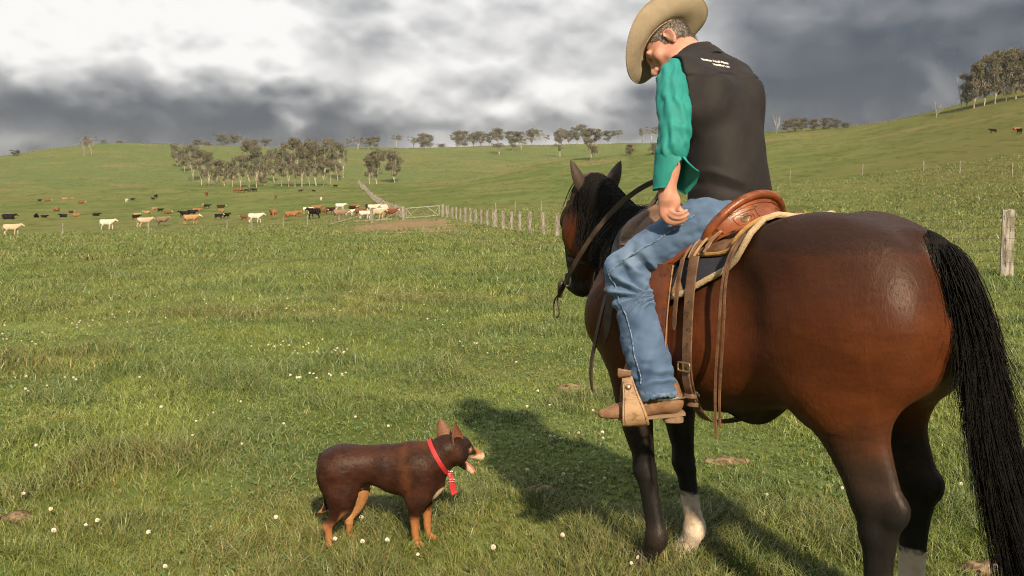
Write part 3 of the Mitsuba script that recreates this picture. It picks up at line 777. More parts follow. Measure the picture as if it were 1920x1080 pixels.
CATTLE = [  # colour, pose, x, y, length in view, way it faces in the picture, label
    ('cream', 'walk', -58.1, 109.2, 2.3, 1, 'cream cow walking alone at the left edge of the paddock'),
    ('white', 'walk', -49.1, 114.1, 2.27, 1, 'white cow walking alone behind the far fence, near the left'),
    ('cream', 'walk', -46.3, 118.6, 2.29, 1, 'cream cow walking just ahead of the brown-grey cow'),
    ('roan', 'walk', -45.2, 121.7, 2.21, 1, 'brown-grey cow following close to the cream cow'),
    ('tan', 'walk', -42.4, 124.3, 2.33, 1, 'tan cow with a white face walking before two black cows'),
    ('black', 'walk', -51.5, 147.9, 1.85, -1, 'left one of two black cows behind the tan cow'),
    ('black', 'walk', -51.3, 150.9, 1.89, 1, 'right one of two black cows behind the tan cow'),
    ('blackface', 'walk', -42.5, 136.4, 1.39, 1, 'black cow with a white face, left of the close black pair'),
    ('black', 'walk', -41.7, 137.5, 1.48, 1, 'black cow walking close in front of the white-faced black cow'),
    ('rust', 'walk', -37.0, 129.9, 1.33, -1, 'rust-red cow right behind the white cow in the middle of the herd'),
    ('white', 'walk', -33.6, 123.2, 2.24, 1, 'white cow walking between the rust-red cow and the orange cow'),
    ('orange', 'walk', -33.1, 130.5, 1.26, 0, 'orange cow seen end-on, alone left of the crowd'),
    ('orange', 'walk', -29.5, 125.9, 2.15, 1, 'orange cow at the left end of the crowd walking to the pen'),
    ('orange', 'walk', -30.5, 134.4, 1.53, 1, 'orange cow behind the leading orange cow of the crowd'),
    ('black', 'walk', -26.5, 126.1, 2.72, -1, 'black cow in front at the left of the crowd'),
    ('white', 'walk', -31.0, 142.7, 1.78, 1, 'white cow behind the black cow of the crowd'),
    ('orange', 'walk', -30.7, 148.1, 1.85, 1, 'orange cow behind the black cow of the crowd, right of the white one'),
    ('dark', 'walk', -26.5, 137.3, 1.72, 1, 'dark brown cow in the middle of the crowd, at the back'),
    ('white', 'walk', -27.5, 150.9, 1.89, 1, 'white cow at the back of the crowd left of the timber stay'),
    ('roan', 'walk', -21.6, 118.4, 2.15, 1, 'brown-grey cow beside the slanting timber stay'),
    ('dark', 'walk', -23.8, 140.3, 1.59, 1, 'dark brown cow behind the fence post of the pen'),
    ('orange', 'walk', -24.2, 146.7, 1.5, -1, 'orange cow at the back of the pen near the fence post'),
    ('white', 'graze', -17.8, 114.1, 1.82, 1, 'white cow grazing at the pen rail'),
    ('cream', 'walk', -15.8, 110.9, 2.14, 1, 'cream cow standing in front at the pen rail'),
    ('rust', 'walk', -14.4, 111.8, 1.91, 1, 'rust-red cow at the right end of the pen by the gate post'),
    ('white', 'walk', -20.0, 136.0, 2.01, 1, 'white cow standing behind the cream cow in the pen'),
    ('dark', 'walk', -21.8, 144.0, 1.64, 1, 'dark cow at the back of the pen, left of centre'),
    ('white', 'walk', -18.6, 137.7, 1.72, 1, 'white cow at the back of the pen by the gate post'),
    ('black', 'lie', -78.2, 146.2, 2.41, 1, 'long black cow lying at the left edge of the paddock'),
    ('black', 'lie', -76.8, 152.0, 0.78, 0, 'small black cow lying end-on, left of another black cow lying down'),
    ('black', 'lie', -75.2, 151.3, 1.12, 1, 'black cow lying second from the left of the small group'),
    ('black', 'lie', -73.8, 154.8, 1.58, -1, 'black cow lying beside the orange one on the left'),
    ('dark', 'lie', -83.7, 178.8, 1.02, 1, 'dark brown cow lying behind the black and orange pair'),
    ('orange', 'lie', -73.3, 158.4, 1.53, 1, 'orange cow lying right of the black lying cow'),
    ('black', 'lie', -69.8, 158.0, 1.44, 1, 'black cow lying alone with its head raised, above the white walking cow'),
    ('orange', 'lie', -89.3, 184.8, 0.94, 0, 'small orange cow seen end-on behind the lying group'),
    ('black', 'walk', -112.2, 224.0, 1.15, 1, 'small black cow standing far off at the upper left'),
    ('rust', 'lie', -110.9, 225.3, 1.54, 1, 'rust-red cow lying just right of the far black one'),
    ('tan', 'lie', -110.3, 232.2, 1.06, 1, 'left one of two tan cows lying far off'),
    ('tan', 'lie', -107.1, 229.8, 1.04, -1, 'right one of two tan cows lying far off'),
    ('rust', 'lie', -97.3, 212.8, 1.69, 1, 'rust-red cow lying below the two far tan cows'),
    ('white', 'walk', -88.8, 217.4, 0.62, 0, 'tiny white cow far off in the middle of the paddock'),
    ('black', 'walk', -89.0, 221.2, 0.88, 1, 'far black cow right of the tiny white one'),
    ('black', 'walk', -84.6, 222.1, 1.01, -1, 'left one of two far black cows close together'),
    ('black', 'walk', -86.6, 229.5, 0.65, 0, 'right one of two far black cows close together'),
    ('tanface', 'lie', -63.1, 158.2, 1.17, 1, 'tan cow with a white face lying behind a black one'),
    ('black', 'walk', -56.6, 141.7, 1.45, 1, 'black cow standing in front of the white-faced tan one'),
    ('tan', 'lie', -64.5, 166.3, 1.61, -1, 'tan cow lying right of the white-faced tan one'),
    ('tan', 'walk', -67.1, 176.8, 0.5, 0, 'small tan calf seen end-on between two lying cows'),
    ('black', 'walk', -64.5, 172.8, 1.08, 1, 'black cow standing left of a rust-red lying cow'),
    ('rust', 'lie', -61.0, 166.8, 1.52, 1, 'rust-red cow lying right of the black standing cow'),
    ('orange', 'lie', -58.1, 173.5, 1.87, 1, 'orange cow lying behind the black pair, upper middle'),
    ('tan', 'walk', -62.8, 191.5, 0.54, 0, 'small tan calf beside a black cow, upper middle'),
    ('black', 'walk', -61.2, 189.1, 1.5, 1, 'black cow right of the small tan calf'),
    ('dark', 'lie', -58.5, 189.3, 1.94, 1, 'dark brown cow lying behind the black pair'),
    ('orange', 'lie', -53.0, 171.6, 1.46, -1, 'orange cow lying just behind the white-faced black cow'),
    ('rust', 'walk', -74.4, 254.7, 2.03, 1, 'leftmost rust-red cow in the row below the grove'),
    ('rust', 'walk', -73.1, 255.1, 2.03, -1, 'second rust-red cow in the row below the grove'),
    ('dark', 'walk', -72.2, 256.5, 1.75, 1, 'dark brown cow in the middle of the row below the grove'),
    ('black', 'walk', -71.3, 258.0, 1.76, 1, 'left black cow in the row below the grove'),
    ('black', 'walk', -70.3, 258.0, 1.61, -1, 'right black cow in the row below the grove'),
    ('rust', 'walk', -78.2, 241.6, 0.82, 0, 'tiny rust-red calf left of the row below the grove'),
    ('black', 'walk', -54.1, 241.3, 1.1, 1, 'left one of two black cows below the right end of the grove'),
    ('black', 'walk', -49.5, 235.5, 1.07, -1, 'right one of two black cows below the right end of the grove'),
    ('black', 'walk', -49.9, 267.0, 1.52, 1, 'highest black cow on the crest at the right end of the grove'),
    ('rust', 'walk', -53.4, 213.1, 0.61, 0, 'tiny rust-red calf in the open above the orange cow'),
    ('white', 'walk', -39.7, 196.2, 0.56, 0, 'tiny white cow in the open above the crowd'),
    ('rust', 'walk', -20.3, 126.1, 1.72, 1, 'rust-red cow in the middle of the pen'),
    ('white', 'walk', -22.3, 129.5, 1.47, 1, 'white cow partly behind the fence post at the left of the pen'),
    ('dark', 'walk', -17.9, 116.9, 1.46, -1, 'dark cow facing left at the pen rail'),
    ('white', 'walk', -17.3, 124.8, 1.7, 1, 'white cow in the right half of the pen, second row'),
    ('rust', 'walk', -15.2, 122.7, 1.12, 1, 'rust-red cow squeezed against the gate post'),
    ('rust', 'walk', -26.8, 132.7, 1.66, 1, 'rust-red cow between the black cow of the crowd and the timber stay'),
    ('black', 'walk', 72.8, 143.6, 0.65, -1, 'black animal on the far right slope'),
    ('orange', 'walk', 73.6, 138.5, 0.71, 1, 'orange cow on the far right slope at the picture edge'),
    ('black', 'walk', 72.2, 135.0, 0.54, 0, 'black animal just below the orange one on the right slope'),
]
RC = np.random.default_rng(77)
for col, pose, x, y, ln, way, lab in CATTLE:
    key = thing('cow', lab, 'cow', 'cattle in the paddock')
    s = float(np.clip(ln / 2.45, .50, 1.02)) if way else float(np.clip(ln / 1.0, .6, .98))
    a = (0 if way > 0 else math.pi) + RC.normal(0, .28) if way else math.pi / 2 + RC.normal(0, .3)
    c, n = math.cos(a), math.sin(a)
    scene[key] = {**cow_ply(pose, col), 'to_world': T(frame([x, y, float(ground_z(x, y)) - (.02 if pose == 'lie' else .0)], [c * s, n * s, 0], [-n * s, c * s, 0], [0, 0, s]))}
# ------------------------------------------------------------------ the horse (local axes: x forward, y to its left, z up)
HTH, HS = 0.92, 1.017
HF = np.array([-math.cos(HTH), math.sin(HTH), 0])
HL = np.array([-math.sin(HTH), -math.cos(HTH), 0])
HO = np.array([0.919, 3.636, 0])
HM = frame(HO, HF * HS, HL * HS, [0, 0, HS])


def hw(p):
    p = np.asarray(p, float)
    return HO + HS * (p[..., :1] * HF + p[..., 1:2] * HL + p[..., 2:] * np.array([0, 0, 1.0]))


b = Body()
tor = np.array([  # x, top, bottom, half width
    (-.81, 1.17, 1.06, .05), (-.77, 1.29, .97, .13), (-.68, 1.385, .92, .21), (-.56, 1.44, .88, .26), (-.42, 1.492, .85, .285), (-.25, 1.465, .80, .29),
    (-.10, 1.425, .755, .305), (.05, 1.395, .725, .32), (.18, 1.385, .715, .31), (.30, 1.40, .72, .285), (.42, 1.415, .75, .25), (.53, 1.39, .80, .23),
    (.62, 1.31, .87, .20), (.69, 1.22, .97, .14), (.73, 1.12, 1.05, .05)])
b.loft(0, np.c_[tor[:, 0], 0 * tor[:, 0], (tor[:, 1] + tor[:, 2]) / 2, tor[:, 3], (tor[:, 1] - tor[:, 2]) / 2], k=0.02, power=2.2)
b.limb([(.34, 0, 1.38), (.44, 0, 1.40), (.55, 0, 1.36)], (.06, .08, .08), k=.10)                     # withers
# neck and head, head hanging vertical, turned a little to the right
hm = np.array([[math.cos(.30), math.sin(.30), 0], [-math.sin(.30), math.cos(.30), 0], [0, 0, 1]])    # rows: rotated x, y


HC0 = np.array([.930, -.045, 1.575])


def hd(*q):
    """Head coordinates (poll at the origin) to the horse's."""
    q = np.asarray(q, float)
    return HC0 + np.array([q[0] * math.cos(.30) + q[1] * math.sin(.30), -q[0] * math.sin(.30) + q[1] * math.cos(.30), q[2]])


HR = np.array([[math.cos(.30), math.sin(.30), 0], [-math.sin(.30), math.cos(.30), 0], [0, 0, 1.0]])
HY = np.array([math.sin(.30), math.cos(.30), 0])
b.limb([(.44, 0, 1.18), (.60, -.01, 1.27), (.76, -.035, 1.39), (.87, -.055, 1.495)], (.26, .215, .15, .115), k=.12, flat=(0, 1, 0), f=.60)
b.limb([(.42, 0, 1.37), (.60, -.01, 1.405), (.75, -.035, 1.485), (.86, -.055, 1.545)], (.07, .055, .045, .05), k=.08)  # crest
b.limb([hd(.02, 0, -.01), hd(.075, 0, -.165), hd(.115, 0, -.325), hd(.135, 0, -.41)], (.098, .098, .068, .058), k=.06, flat=HY, f=.90)
for s in (1, -1):
    b.ball(hd(.025, .066 * s, -.165), (.085, .045, .12), k=.04, rot=HR.T)                               # cheek
    b.ball(hd(.112, .078 * s, -.105), (.03, .022, .034), k=.03, rot=HR.T)                              # brow over the eye
    b.ball(hd(.152, .040 * s, -.425), (.032, .02, .03), k=.02, rot=HR.T)                                # nostril rim
b.ball(hd(.112, 0, -.443), (.05, .05, .035), k=.03, rot=HR.T)                                           # lips and chin
b.limb([hd(0, 0, .02), hd(.06, 0, -.02)], (.06, .05), k=.05)                                           # poll
# shoulder, chest, forearm
for s in (1, -1):
    b.limb([(.43, .15 * s, 1.28), (.56, .165 * s, 1.08)], (.12, .12), k=.09, flat=(0, 1, 0), f=.6)     # shoulder blade
    b.limb([(.58, .14 * s, 1.06), (.41, .15 * s, .93)], (.115, .11), k=.08, flat=(0, 1, 0), f=.75)
    b.ball((.63, .09 * s, 1.02), (.10, .095, .12), k=.08)                                           # breast
for s, fx in ((1, -.045), (-1, -.065)):
    y = .12 * s
    b.limb([(.49 + fx * .2, y * 1.15, .88), (.505 + fx * .6, y * 1.05, .70), (.485 + fx, y * .92, .50)], (.11, .085, .052), k=.07, flat=(0, 1, 0), f=.82)   # forearm
    b.ball((.482 + fx, y * .9, .435), (.047, .046, .055), k=.03)                                         # knee
    b.limb([(.472 + fx, y * .9, .42), (.438 + fx, y * .88, .27), (.415 + fx, y * .88, .175)], (.040, .034, .034), k=.03)
    b.limb([(.444 + fx, y * .9, .40), (.414 + fx, y * .88, .28), (.390 + fx, y * .88, .18)], (.024, .019, .024), k=.025)  # tendon
    b.ball((.405 + fx, y * .88, .15), (.046, .044, .047), k=.03)                                        # fetlock
    b.limb([(.41 + fx, y * .88, .13), (.445 + fx, y * .88, .065)], (.036, .044), k=.03)
# hindquarters
for s, fx, dz in ((1, 0.05, -.05), (-1, 0.10, -.035)):
    y = .155 * s
    b.ball((-.53, .115 * s, 1.15), (.25, .14, .30), k=.14)
    b.limb([(-.40, .17 * s, 1.33), (-.42, .20 * s, 1.04)], (.11, .10), k=.12, flat=(0, 1, 0), f=.55)                                             # haunch
    b.limb([(-.63, .14 * s, 1.14), (-.63, .14 * s, 1.00)], (.14, .10), k=.10, flat=(0, 1, 0), f=.85)      # buttock
    b.limb([(-.48, .17 * s, 1.08), (-.475 + fx * .4, .19 * s, .955)], (.16, .10), k=.10, flat=(0, 1, 0), f=.75)      # thigh to stifle
    b.limb([(-.505 + fx * .5, y * 1.06, .92), (-.59 + fx * .8, y, .765), (-.675 + fx, y * .98, .63 + dz)], (.130, .094, .060), k=.08, flat=(0, 1, 0), f=.75)   # gaskin
    b.limb([(-.62 + fx * .7, y, .88), (-.70 + fx, y * .98, .73), (-.775 + fx, y * .98, .625 + dz)], (.095, .042, .028), k=.06, flat=(0, 1, 0), f=.7)      # hamstring and tendon
    b.ball((-.775 + fx, y * .97, .60 + dz), (.036, .030, .047), k=.035)                                    # point of hock
    b.limb([(-.685 + fx, y * .97, .63 + dz), (-.70 + fx, y * .96, .52 + dz)], (.060, .050), k=.04, flat=(0, 1, 0), f=.85)
    b.limb([(-.70 + fx, y * .96, .52 + dz), (-.705 + fx, y * .95, .34), (-.705 + fx, y * .95, .20)], (.046, .038, .037), k=.03, flat=(0, 1, 0), f=.9)
    b.limb([(-.765 + fx, y * .96, .59 + dz), (-.745 + fx, y * .95, .38), (-.735 + fx, y * .95, .21)], (.026, .020, .025), k=.03)
    b.ball((-.715 + fx, y * .95, .165), (.048, .044, .046), k=.03)
    b.limb([(-.71 + fx, y * .95, .15), (-.67 + fx, y * .95, .07)], (.038, .044), k=.03)
b.limb([(-.66, 0, 1.40), (-.74, 0, 1.385), (-.80, 0, 1.33)], (.05, .04, .03), k=.05)                    # dock
b.limb([(-.14, 0, .77), (-.07, 0, .733), (.02, 0, .728)], (.025, .036, .028), k=.04)                      # sheath
for s in (1, -1):
    b.ball((-.27, .20 * s, 1.375), (.07, .03, .05), k=.14)                                          # point of the hip
for s in (1, -1):                                                                                  # flank hollow, groove before the shoulder
    b.ball((-.17, .385 * s, 1.17), (.10, .10, .16), k=.10, op='-')
    b.ball((.30, .36 * s, 1.05), (.05, .08, .22), k=.09, op='-')
horse_raw = b.mesh(.0088)
# COLOUR


def relief(v, n, amp, fn):
    return v + n * (amp * fn(v))[:, None]


hv, hn = np.array(horse_raw.vertices), np.array(horse_raw.vertex_normals)
# muscle and skin unevenness
hv = hv + hn * (0.006 * (meshkit.fbm(hv * 6, 2, 3) - .5) * np.clip((hv[:, 2] - .5) * 3, .15, 1) + 0.0008 * (meshkit.fbm(hv * np.array([30, 30, 70]), 2, 5) - .5))[:, None]
# rib shading comes from real, very shallow ridges
rib = np.clip(1 - np.abs((hv[:, 0] - .08) / .22), 0, 1) * np.clip(1 - np.abs((hv[:, 2] - 1.05) / .25), 0, 1) * (np.abs(hv[:, 1]) > .15)
hv = hv + hn * (0.0018 * np.sin((hv[:, 0] + .25 * (hv[:, 2] - 1)) * 95) * rib)[:, None]
horse_raw = tri(hv, horse_raw.faces)


def coat(q):
    """A sooty bay: red brown body, near-black topline, points and muzzle, two white socks."""
    x, y, z = q.T
    n = meshkit.fbm(q * 6, 4, 11)
    g = meshkit.fbm(q * np.array([40, 40, 120]), 2, 12)
    c = lerp3((.070, .0195, .0068), (.116, .0325, .0105), ss(.35, .75, n))
    sooty = ss(1.30, 1.40, z + .10 * (n - .5) + .05 * (x + .5)) * ss(.25, -.05, x)                                   # dark cape over the croup
    sooty = np.maximum(sooty, .75 * ss(1.02, 1.36, z + .20 * (n - .5)) * ss(.35, .0, x))
    c = lerp3(c, (.017, .0092, .0070), sooty * .9)
    c = lerp3(c, (.032, .013, .0075), .72 * ss(.2, .62, x) * ss(.80, 1.05, n + .45))                                     # darker neck and shoulder
    c = lerp3(c, (.012, .0105, .0105), ss(.36, .44, x) * ss(-.115, -.06, z - np.interp(x, [.4, .62, .77, .88, .95], [1.44, 1.455, 1.535, 1.59, 1.60]) + .06 * (n - .5)) * ss(1.02, .95, x))
    black = (.0115, .0105, .0105)
    front = x > .05
    top = np.where(front, .70, .72)
    c = lerp3(c, (.028, .016, .012), ss(top + .17, top - .02, z + .16 * (n - .5)))
    c = lerp3(c, black, ss(top - .04, top - .2, z + .14 * (n - .5)))
    c = lerp3(c, (.034, .024, .018), .5 * ss(.55, .8, n) * ss(.80, .6, z))                                              # dusty hair on the legs
    h = np.array([q @ HR[0] - HC0 @ HR[0], q[:, 2] - HC0[2]]).T
    c = lerp3(c, (.018, .011, .009), ss(.04, .16, h[:, 0] - .55 * h[:, 1] - .17) * ss(.7, .8, x))                         # dark face and muzzle
    sock = np.where(front, ss(.315, .285, z + .05 * (g - .5)), ss(.345, .325, z + .05 * (g - .5))) * (y < -.02)
    c = lerp3(c, lerp3((.56, .47, .38), (.34, .27, .20), ss(.5, .75, meshkit.fbm(q * 14, 3, 4))), sock)
    return c * (1 + .35 * (g - .5))[:, None]


def hair_bump(p, n, uv):
    return noise(p.x * 260, p.y * 260, p.z * 55) * 0.6 + noise(p.x * 90, p.y * 90, p.z * 30) * 0.8


scene['coat'] = {'type': 'bumpmap', 'scale': 0.0010, 'tex': proc(hair_bump, 0.001), 'bsdf': {'type': 'principled', 'base_color': {'type': 'mesh_attribute', 'name': 'vertex_color'}, 'roughness': 0.48, 'specular': 0.17}}
scene['coat_dog'] = {'type': 'bumpmap', 'scale': 0.0012, 'tex': proc(hair_bump, 0.001), 'bsdf': {'type': 'principled', 'base_color': {'type': 'mesh_attribute', 'name': 'vertex_color'}, 'roughness': 0.5, 'specular': 0.15}}
scene['black_hair'] = {'type': 'principled', 'base_color': rgb(.0075, .0068, .0066), 'roughness': 0.6, 'specular': 0.14}
scene['hoof'] = {'type': 'principled', 'base_color': proc(lambda p, n, uv: mix((.035, .028, .022), (.09, .07, .05), fbm(p.x * 60, p.y * 60, p.z * 160))), 'roughness': 0.55}
scene['pale_hoof'] = {'type': 'principled', 'base_color': proc(lambda p, n, uv: mix((.20, .15, .10), (.34, .27, .19), fbm(p.x * 60, p.y * 60, p.z * 160))), 'roughness': 0.55}
scene['eye'] = {'type': 'principled', 'base_color': rgb(.008, .006, .005), 'roughness': 0.08, 'specular': 0.6}
scene['ear_hide'] = {'type': 'twosided', 'b': {'type': 'principled', 'base_color': rgb(.030, .017, .011), 'roughness': 0.7, 'sheen': 0.4}}

horse = thing('horse', 'saddled bay horse with black mane and tail standing with its rump towards the viewer', 'horse')
part(horse, 'body', moved(horse_raw, HM), 'coat', color=coat(hv))
RC_ = np.random.default_rng(15)
pk = RC_.integers(0, len(hv), 80000)
fl_ = np.array([-.55, 0, -.83]) - hn[pk] * (hn[pk] @ np.array([-.55, 0, -.83]))[:, None]
fl_ = fl_ / (np.linalg.norm(fl_, axis=1, keepdims=True) + .05) + RC_.normal(0, .14, (len(pk), 3)) + hn[pk] * .09
sw_ = np.cross(fl_, hn[pk])
sw_ = sw_ / (np.linalg.norm(sw_, axis=1, keepdims=True) + 1e-6) * .0006
p0 = hv[pk] + RC_.normal(0, .003, (len(pk), 3))
p0 = p0 - hn[pk] * ((p0 - hv[pk]) * hn[pk]).sum(1, keepdims=True) - hn[pk] * .0004
fv_ = np.stack([p0 - sw_, p0 + sw_, p0 + fl_ * (.011 + .008 * RC_.random((len(pk), 1)))], 1).reshape(-1, 3)
scene['coat_hair'] = {'type': 'twosided', 'b': {'type': 'principled', 'base_color': {'type': 'mesh_attribute', 'name': 'vertex_color'}, 'roughness': .5, 'specular': .25}}
part(horse, 'coat_hair', moved(tri(fv_, np.arange(len(fv_)).reshape(-1, 3)), HM), 'coat_hair', smooth=False, color=np.repeat(coat(p0) * (.86 + .30 * RC_.random(len(pk)))[:, None], 3, 0), kind='stuff')
HT = __import__('scipy.spatial', fromlist=['cKDTree']).cKDTree(hv)


def push(p, off, tree=None, v=None, n=None, it=3):
    """Moves points out of the horse's surface to at least off above it."""
    p = np.array(p, float)
    t, V, N = (tree or HT), (hv if v is None else v), (hn if n is None else n)
    for _ in range(it):
        d, i = t.query(p)
        h = ((p - V[i]) * N[i]).sum(1)
        near = d < .25
        p += N[i] * (np.maximum(off - h, 0) * near)[:, None]
    return p


# hooves
for s, x0, sole, mat, lab in ((1, .400, .0, 'hoof', None), (-1, .385, .0, 'pale_hoof', 'pale hoof under the white sock'), (1, -.635, .0, 'hoof', None), (-1, -.57, .0, 'pale_hoof', 'pale hoof under the white sock')):
    y0 = (.106 if x0 > 0 else .147) * s
    ang = np.linspace(0, 2 * np.pi, 20, endpoint=False)
    rings = []
    for z, r, dx in ((.001, .062, .016), (.012, .066, .016), (.055, .052, -.006), (.075, .046, -.016), (.078, .030, -.016)):
        rr = np.stack([x0 + .02 + dx + r * 1.1 * np.cos(ang), y0 + r * np.sin(ang) * .95, 0 * ang + z], 1)
        heel = np.cos(ang) < -.55
        rr[heel, 0] = x0 + .02 + dx - r * 1.1 * .62
        rings.append(rr)
    m = len(ang)
    v = np.vstack(rings + [[[x0 + .02, y0, .001]], [[x0 + .005, y0, .078]]])
    f = []
    for i in range(len(rings) - 1):
        for j in range(m):
            a, c = i * m + j, i * m + (j + 1) % m
            f += [[a, c, c + m], [a, c + m, a + m]]
    for j in range(m):
        f += [[(j + 1) % m, j, 5 * m], [4 * m + j, 4 * m + (j + 1) % m, 5 * m + 1]]
    part(horse, 'hoof', moved(tri(v, f), HM), mat, smooth=40, label=lab)

# ears: cupped shells
for s in (1, -1):
    o = hd(-.015, .066 * s, .025)
    up = unit(np.array([.10 * HR[0][0], 0, .95]) + HY * .60 * s)
    fo = unit(HR[0] * .55 + HY * .75 * s)
    fo = unit(fo - (fo @ up) * up)
    sd = np.cross(up, fo)
    U, V = np.meshgrid(np.linspace(0, 1, 16), np.linspace(-1, 1, 15), indexing='ij')
    w = .036 * np.power(np.sin(np.pi * np.clip(.30 + .70 * U, 0, 1)), .75) + .001
    w[-1] = .001
    fi = V * np.radians(118)
    P = o + up * (U * .132)[..., None] + up * (.012 * U * U)[..., None] - fo * (.028 * U ** 2)[..., None] + (-fo) * (w * np.cos(fi))[..., None] + sd * (w * np.sin(fi) * .9)[..., None]
    Pi = P + ((o + up * (U * .132)[..., None] - fo * (.028 * U ** 2)[..., None]) - P) * .13
    n0, n1 = U.shape
    idx = np.arange(n0 * n1).reshape(n0, n1)
    q = np.stack([idx[:-1, :-1], idx[1:, :-1], idx[1:, 1:], idx[:-1, 1:]], -1).reshape(-1, 4)
    f = np.vstack([q[:, [0, 1, 2]], q[:, [0, 2, 3]]])
    k = n0 * n1
    rim = np.r_[idx[:, 0], idx[-1, 1:], idx[:-1, -1][::-1]]
    e = np.stack([rim[:-1], rim[1:]], 1)
    f = np.vstack([f, f[:, ::-1] + k, np.c_[e[:, 0], e[:, 1], e[:, 1] + k], np.c_[e[:, 0], e[:, 1] + k, e[:, 0] + k]])
    part(horse, 'ear', moved(tri(np.vstack([P.reshape(-1, 3), Pi.reshape(-1, 3)]), f), HM), 'ear_hide', smooth=50)
    part(horse, 'eye', moved(trimesh.creation.icosphere(3, .021), HM @ frame(hd(.114, .088 * s, -.115), [1, 0, 0], [0, 1, 0], [0, 0, 1])), 'eye')


def strands(paths, r0, r1, sides=3):
    """paths (n, m, 3) -> thin tapered strands as one mesh."""
    n, m, _ = paths.shape
    t = np.gradient(paths, axis=1)
    t /= np.linalg.norm(t, axis=2, keepdims=True) + 1e-9
    a = np.cross(t, [.31, .22, .92])
    a /= np.linalg.norm(a, axis=2, keepdims=True) + 1e-9
    b = np.cross(t, a)
    rad = np.linspace(0, 1, m)
    rad = (r0[:, None] * (1 - rad ** 2) + r1[:, None] * rad ** 2)[:, :, None, None]
    ang = np.arange(sides) * 2 * np.pi / sides
    v = paths[:, :, None] + rad * (np.cos(ang)[:, None] * a[:, :, None] + np.sin(ang)[:, None] * b[:, :, None])
    i, j = np.meshgrid(np.arange(m - 1), np.arange(sides), indexing='ij')
    q = np.stack([i * sides + j, i * sides + (j + 1) % sides, (i + 1) * sides + (j + 1) % sides, (i + 1) * sides + j], -1).reshape(-1, 4)
    q = (q[None] + (np.arange(n) * m * sides)[:, None, None]).reshape(-1, 4)
    return tri(v.reshape(-1, 3), np.vstack([q[:, [0, 1, 2]], q[:, [0, 2, 3]]]))


# mane: falls to the near side
R = np.random.default_rng(5)
N = 2700
cr = PchipInterpolator([0, .45, .75, .95, 1], np.array([(.44, 0, 1.455), (.62, -.015, 1.465), (.77, -.04, 1.545), (.88, -.058, 1.605), (.92, -.06, 1.62)]))
u = R.random(N)
root = cr(u) + R.normal(0, 1, (N, 3)) * np.array([.006, .012, .004])
L = (.20 + .10 * R.random(N)) * (.75 + .5 * meshkit.noise(np.c_[u * 14, 0 * u, 0 * u], 2)) * np.where(u < .2, .5 + 2.5 * u, 1)
lock = meshkit.noise(np.c_[u * 22, 0 * u + 3, 0 * u], 3) - .5
tt = np.linspace(0, 1, 9)
near = R.random(N) < .86
sgn = np.where(near, 1, -1)[:, None]
P = root[:, None] + np.stack([(L * (.18 * lock + .05 * R.normal(0, 1, N)))[:, None] * tt, sgn * L[:, None] * (.62 * tt ** .8 * .55) , L[:, None] * (.22 * tt * (1 - tt) * 2 - .92 * tt ** 1.5)], -1)
P += (R.normal(0, 1, (N, 1, 3)) * .012 * tt[None, :, None] ** 2)
sh = P.shape
P = push(P.reshape(-1, 3), 0.004).reshape(sh) + (hn * 0)[:1] * 0
P[:, 1:] += R.random((N, 1, 1)) * .012 * np.array([0, 1, .3]) * sgn[:, :, None]
fl = R.random(N) < .03
P[fl] += (tt ** 1.5)[None, :, None] * R.normal(0, .03, (fl.sum(), 1, 3)) + np.array([0, 0, .03]) * tt[None, :, None]
mane = strands(P, np.full(N, .0014), np.full(N, .0005))
# forelock and the tuft between the ears
N2 = 320
P2 = hd(0, 0, .05)[None, None] + R.normal(0, 1, (N2, 1, 3)) * np.array([.02, .02, .006])
dr_ = R.normal(0, 1, (N2, 1, 3)) * np.array([.018, .028, .012]) + HR[0] * .075
P2 = P2 + dr_ * tt[None, :, None] + np.array([0, 0, 1.0]) * (.045 * np.sin(tt * 2.6) - .16 * tt ** 2)[None, :, None]
P2 = push(P2.reshape(-1, 3), .003).reshape(P2.shape)
part(horse, 'mane', moved(join([mane, strands(P2, np.full(N2, .0013), np.full(N2, .0006))]), HM), 'black_hair')

# tail: from the dock, swung out behind and to the near side
N = 5400
u = R.random(N)
base = PchipInterpolator([0, .5, 1], np.array([(-.70, 0, 1.425), (-.77, 0, 1.405), (-.80, 0, 1.33)]))(u)
off = R.normal(0, 1, (N, 2)) * np.array([.017, .018])
ctl = np.array([(0, 0, 0), (-.058, -.005, -.09), (-.115, -.025, -.29), (-.16, -.04, -.53), (-.225, -.05, -.78), (-.305, -.07, -1.02), (-.375, -.085, -1.19)])
spread = np.array([.35, .9, 1.3, 1.5, 1.6, 1.9, 2.4])
lockid = R.integers(0, 26, N)
loff = R.normal(0, 1, (26, 2)) * np.array([.022, .021])
ln = np.where(R.random(N) < .45, .84 + .16 * R.random(N), .40 + .52 * R.random(N)) * (.88 + .12 * R.random(26))[lockid]
M = 10
ts = np.linspace(0, 1, M)
cs = CubicSpline(np.linspace(0, 1, 7), ctl)
sp = np.interp(ts, np.linspace(0, 1, 7), spread)
pos = cs((ln[:, None] * ts).ravel()).reshape(N, M, 3)
mixl = ts[None, :, None] ** .7
o2 = off[:, None] * (1 - .55 * mixl) + loff[lockid][:, None] * mixl
P = base[:, None] + pos - np.where(ts < .5, ts * 2, 1)[None, :, None] * (base - np.array([-.755, 0, 1.40]))[:, None] * np.array([.8, 1, .5])
P[..., 0] += o2[..., 0] * sp
P[..., 1] += o2[..., 1] * sp
ph = R.random((26, 2)) * 6
P[..., 1] += .014 * np.sin(ts[None] * 7 + ph[lockid][:, :1]) * ts
P[..., 0] += .012 * np.sin(ts[None] * 6 + ph[lockid][:, 1:]) * ts
P += R.normal(0, .006, (N, 1, 3)) * (ts ** 1.5)[None, :, None]
P[:, 0] = base
P = push(P.reshape(-1, 3), .003, it=2).reshape(P.shape)
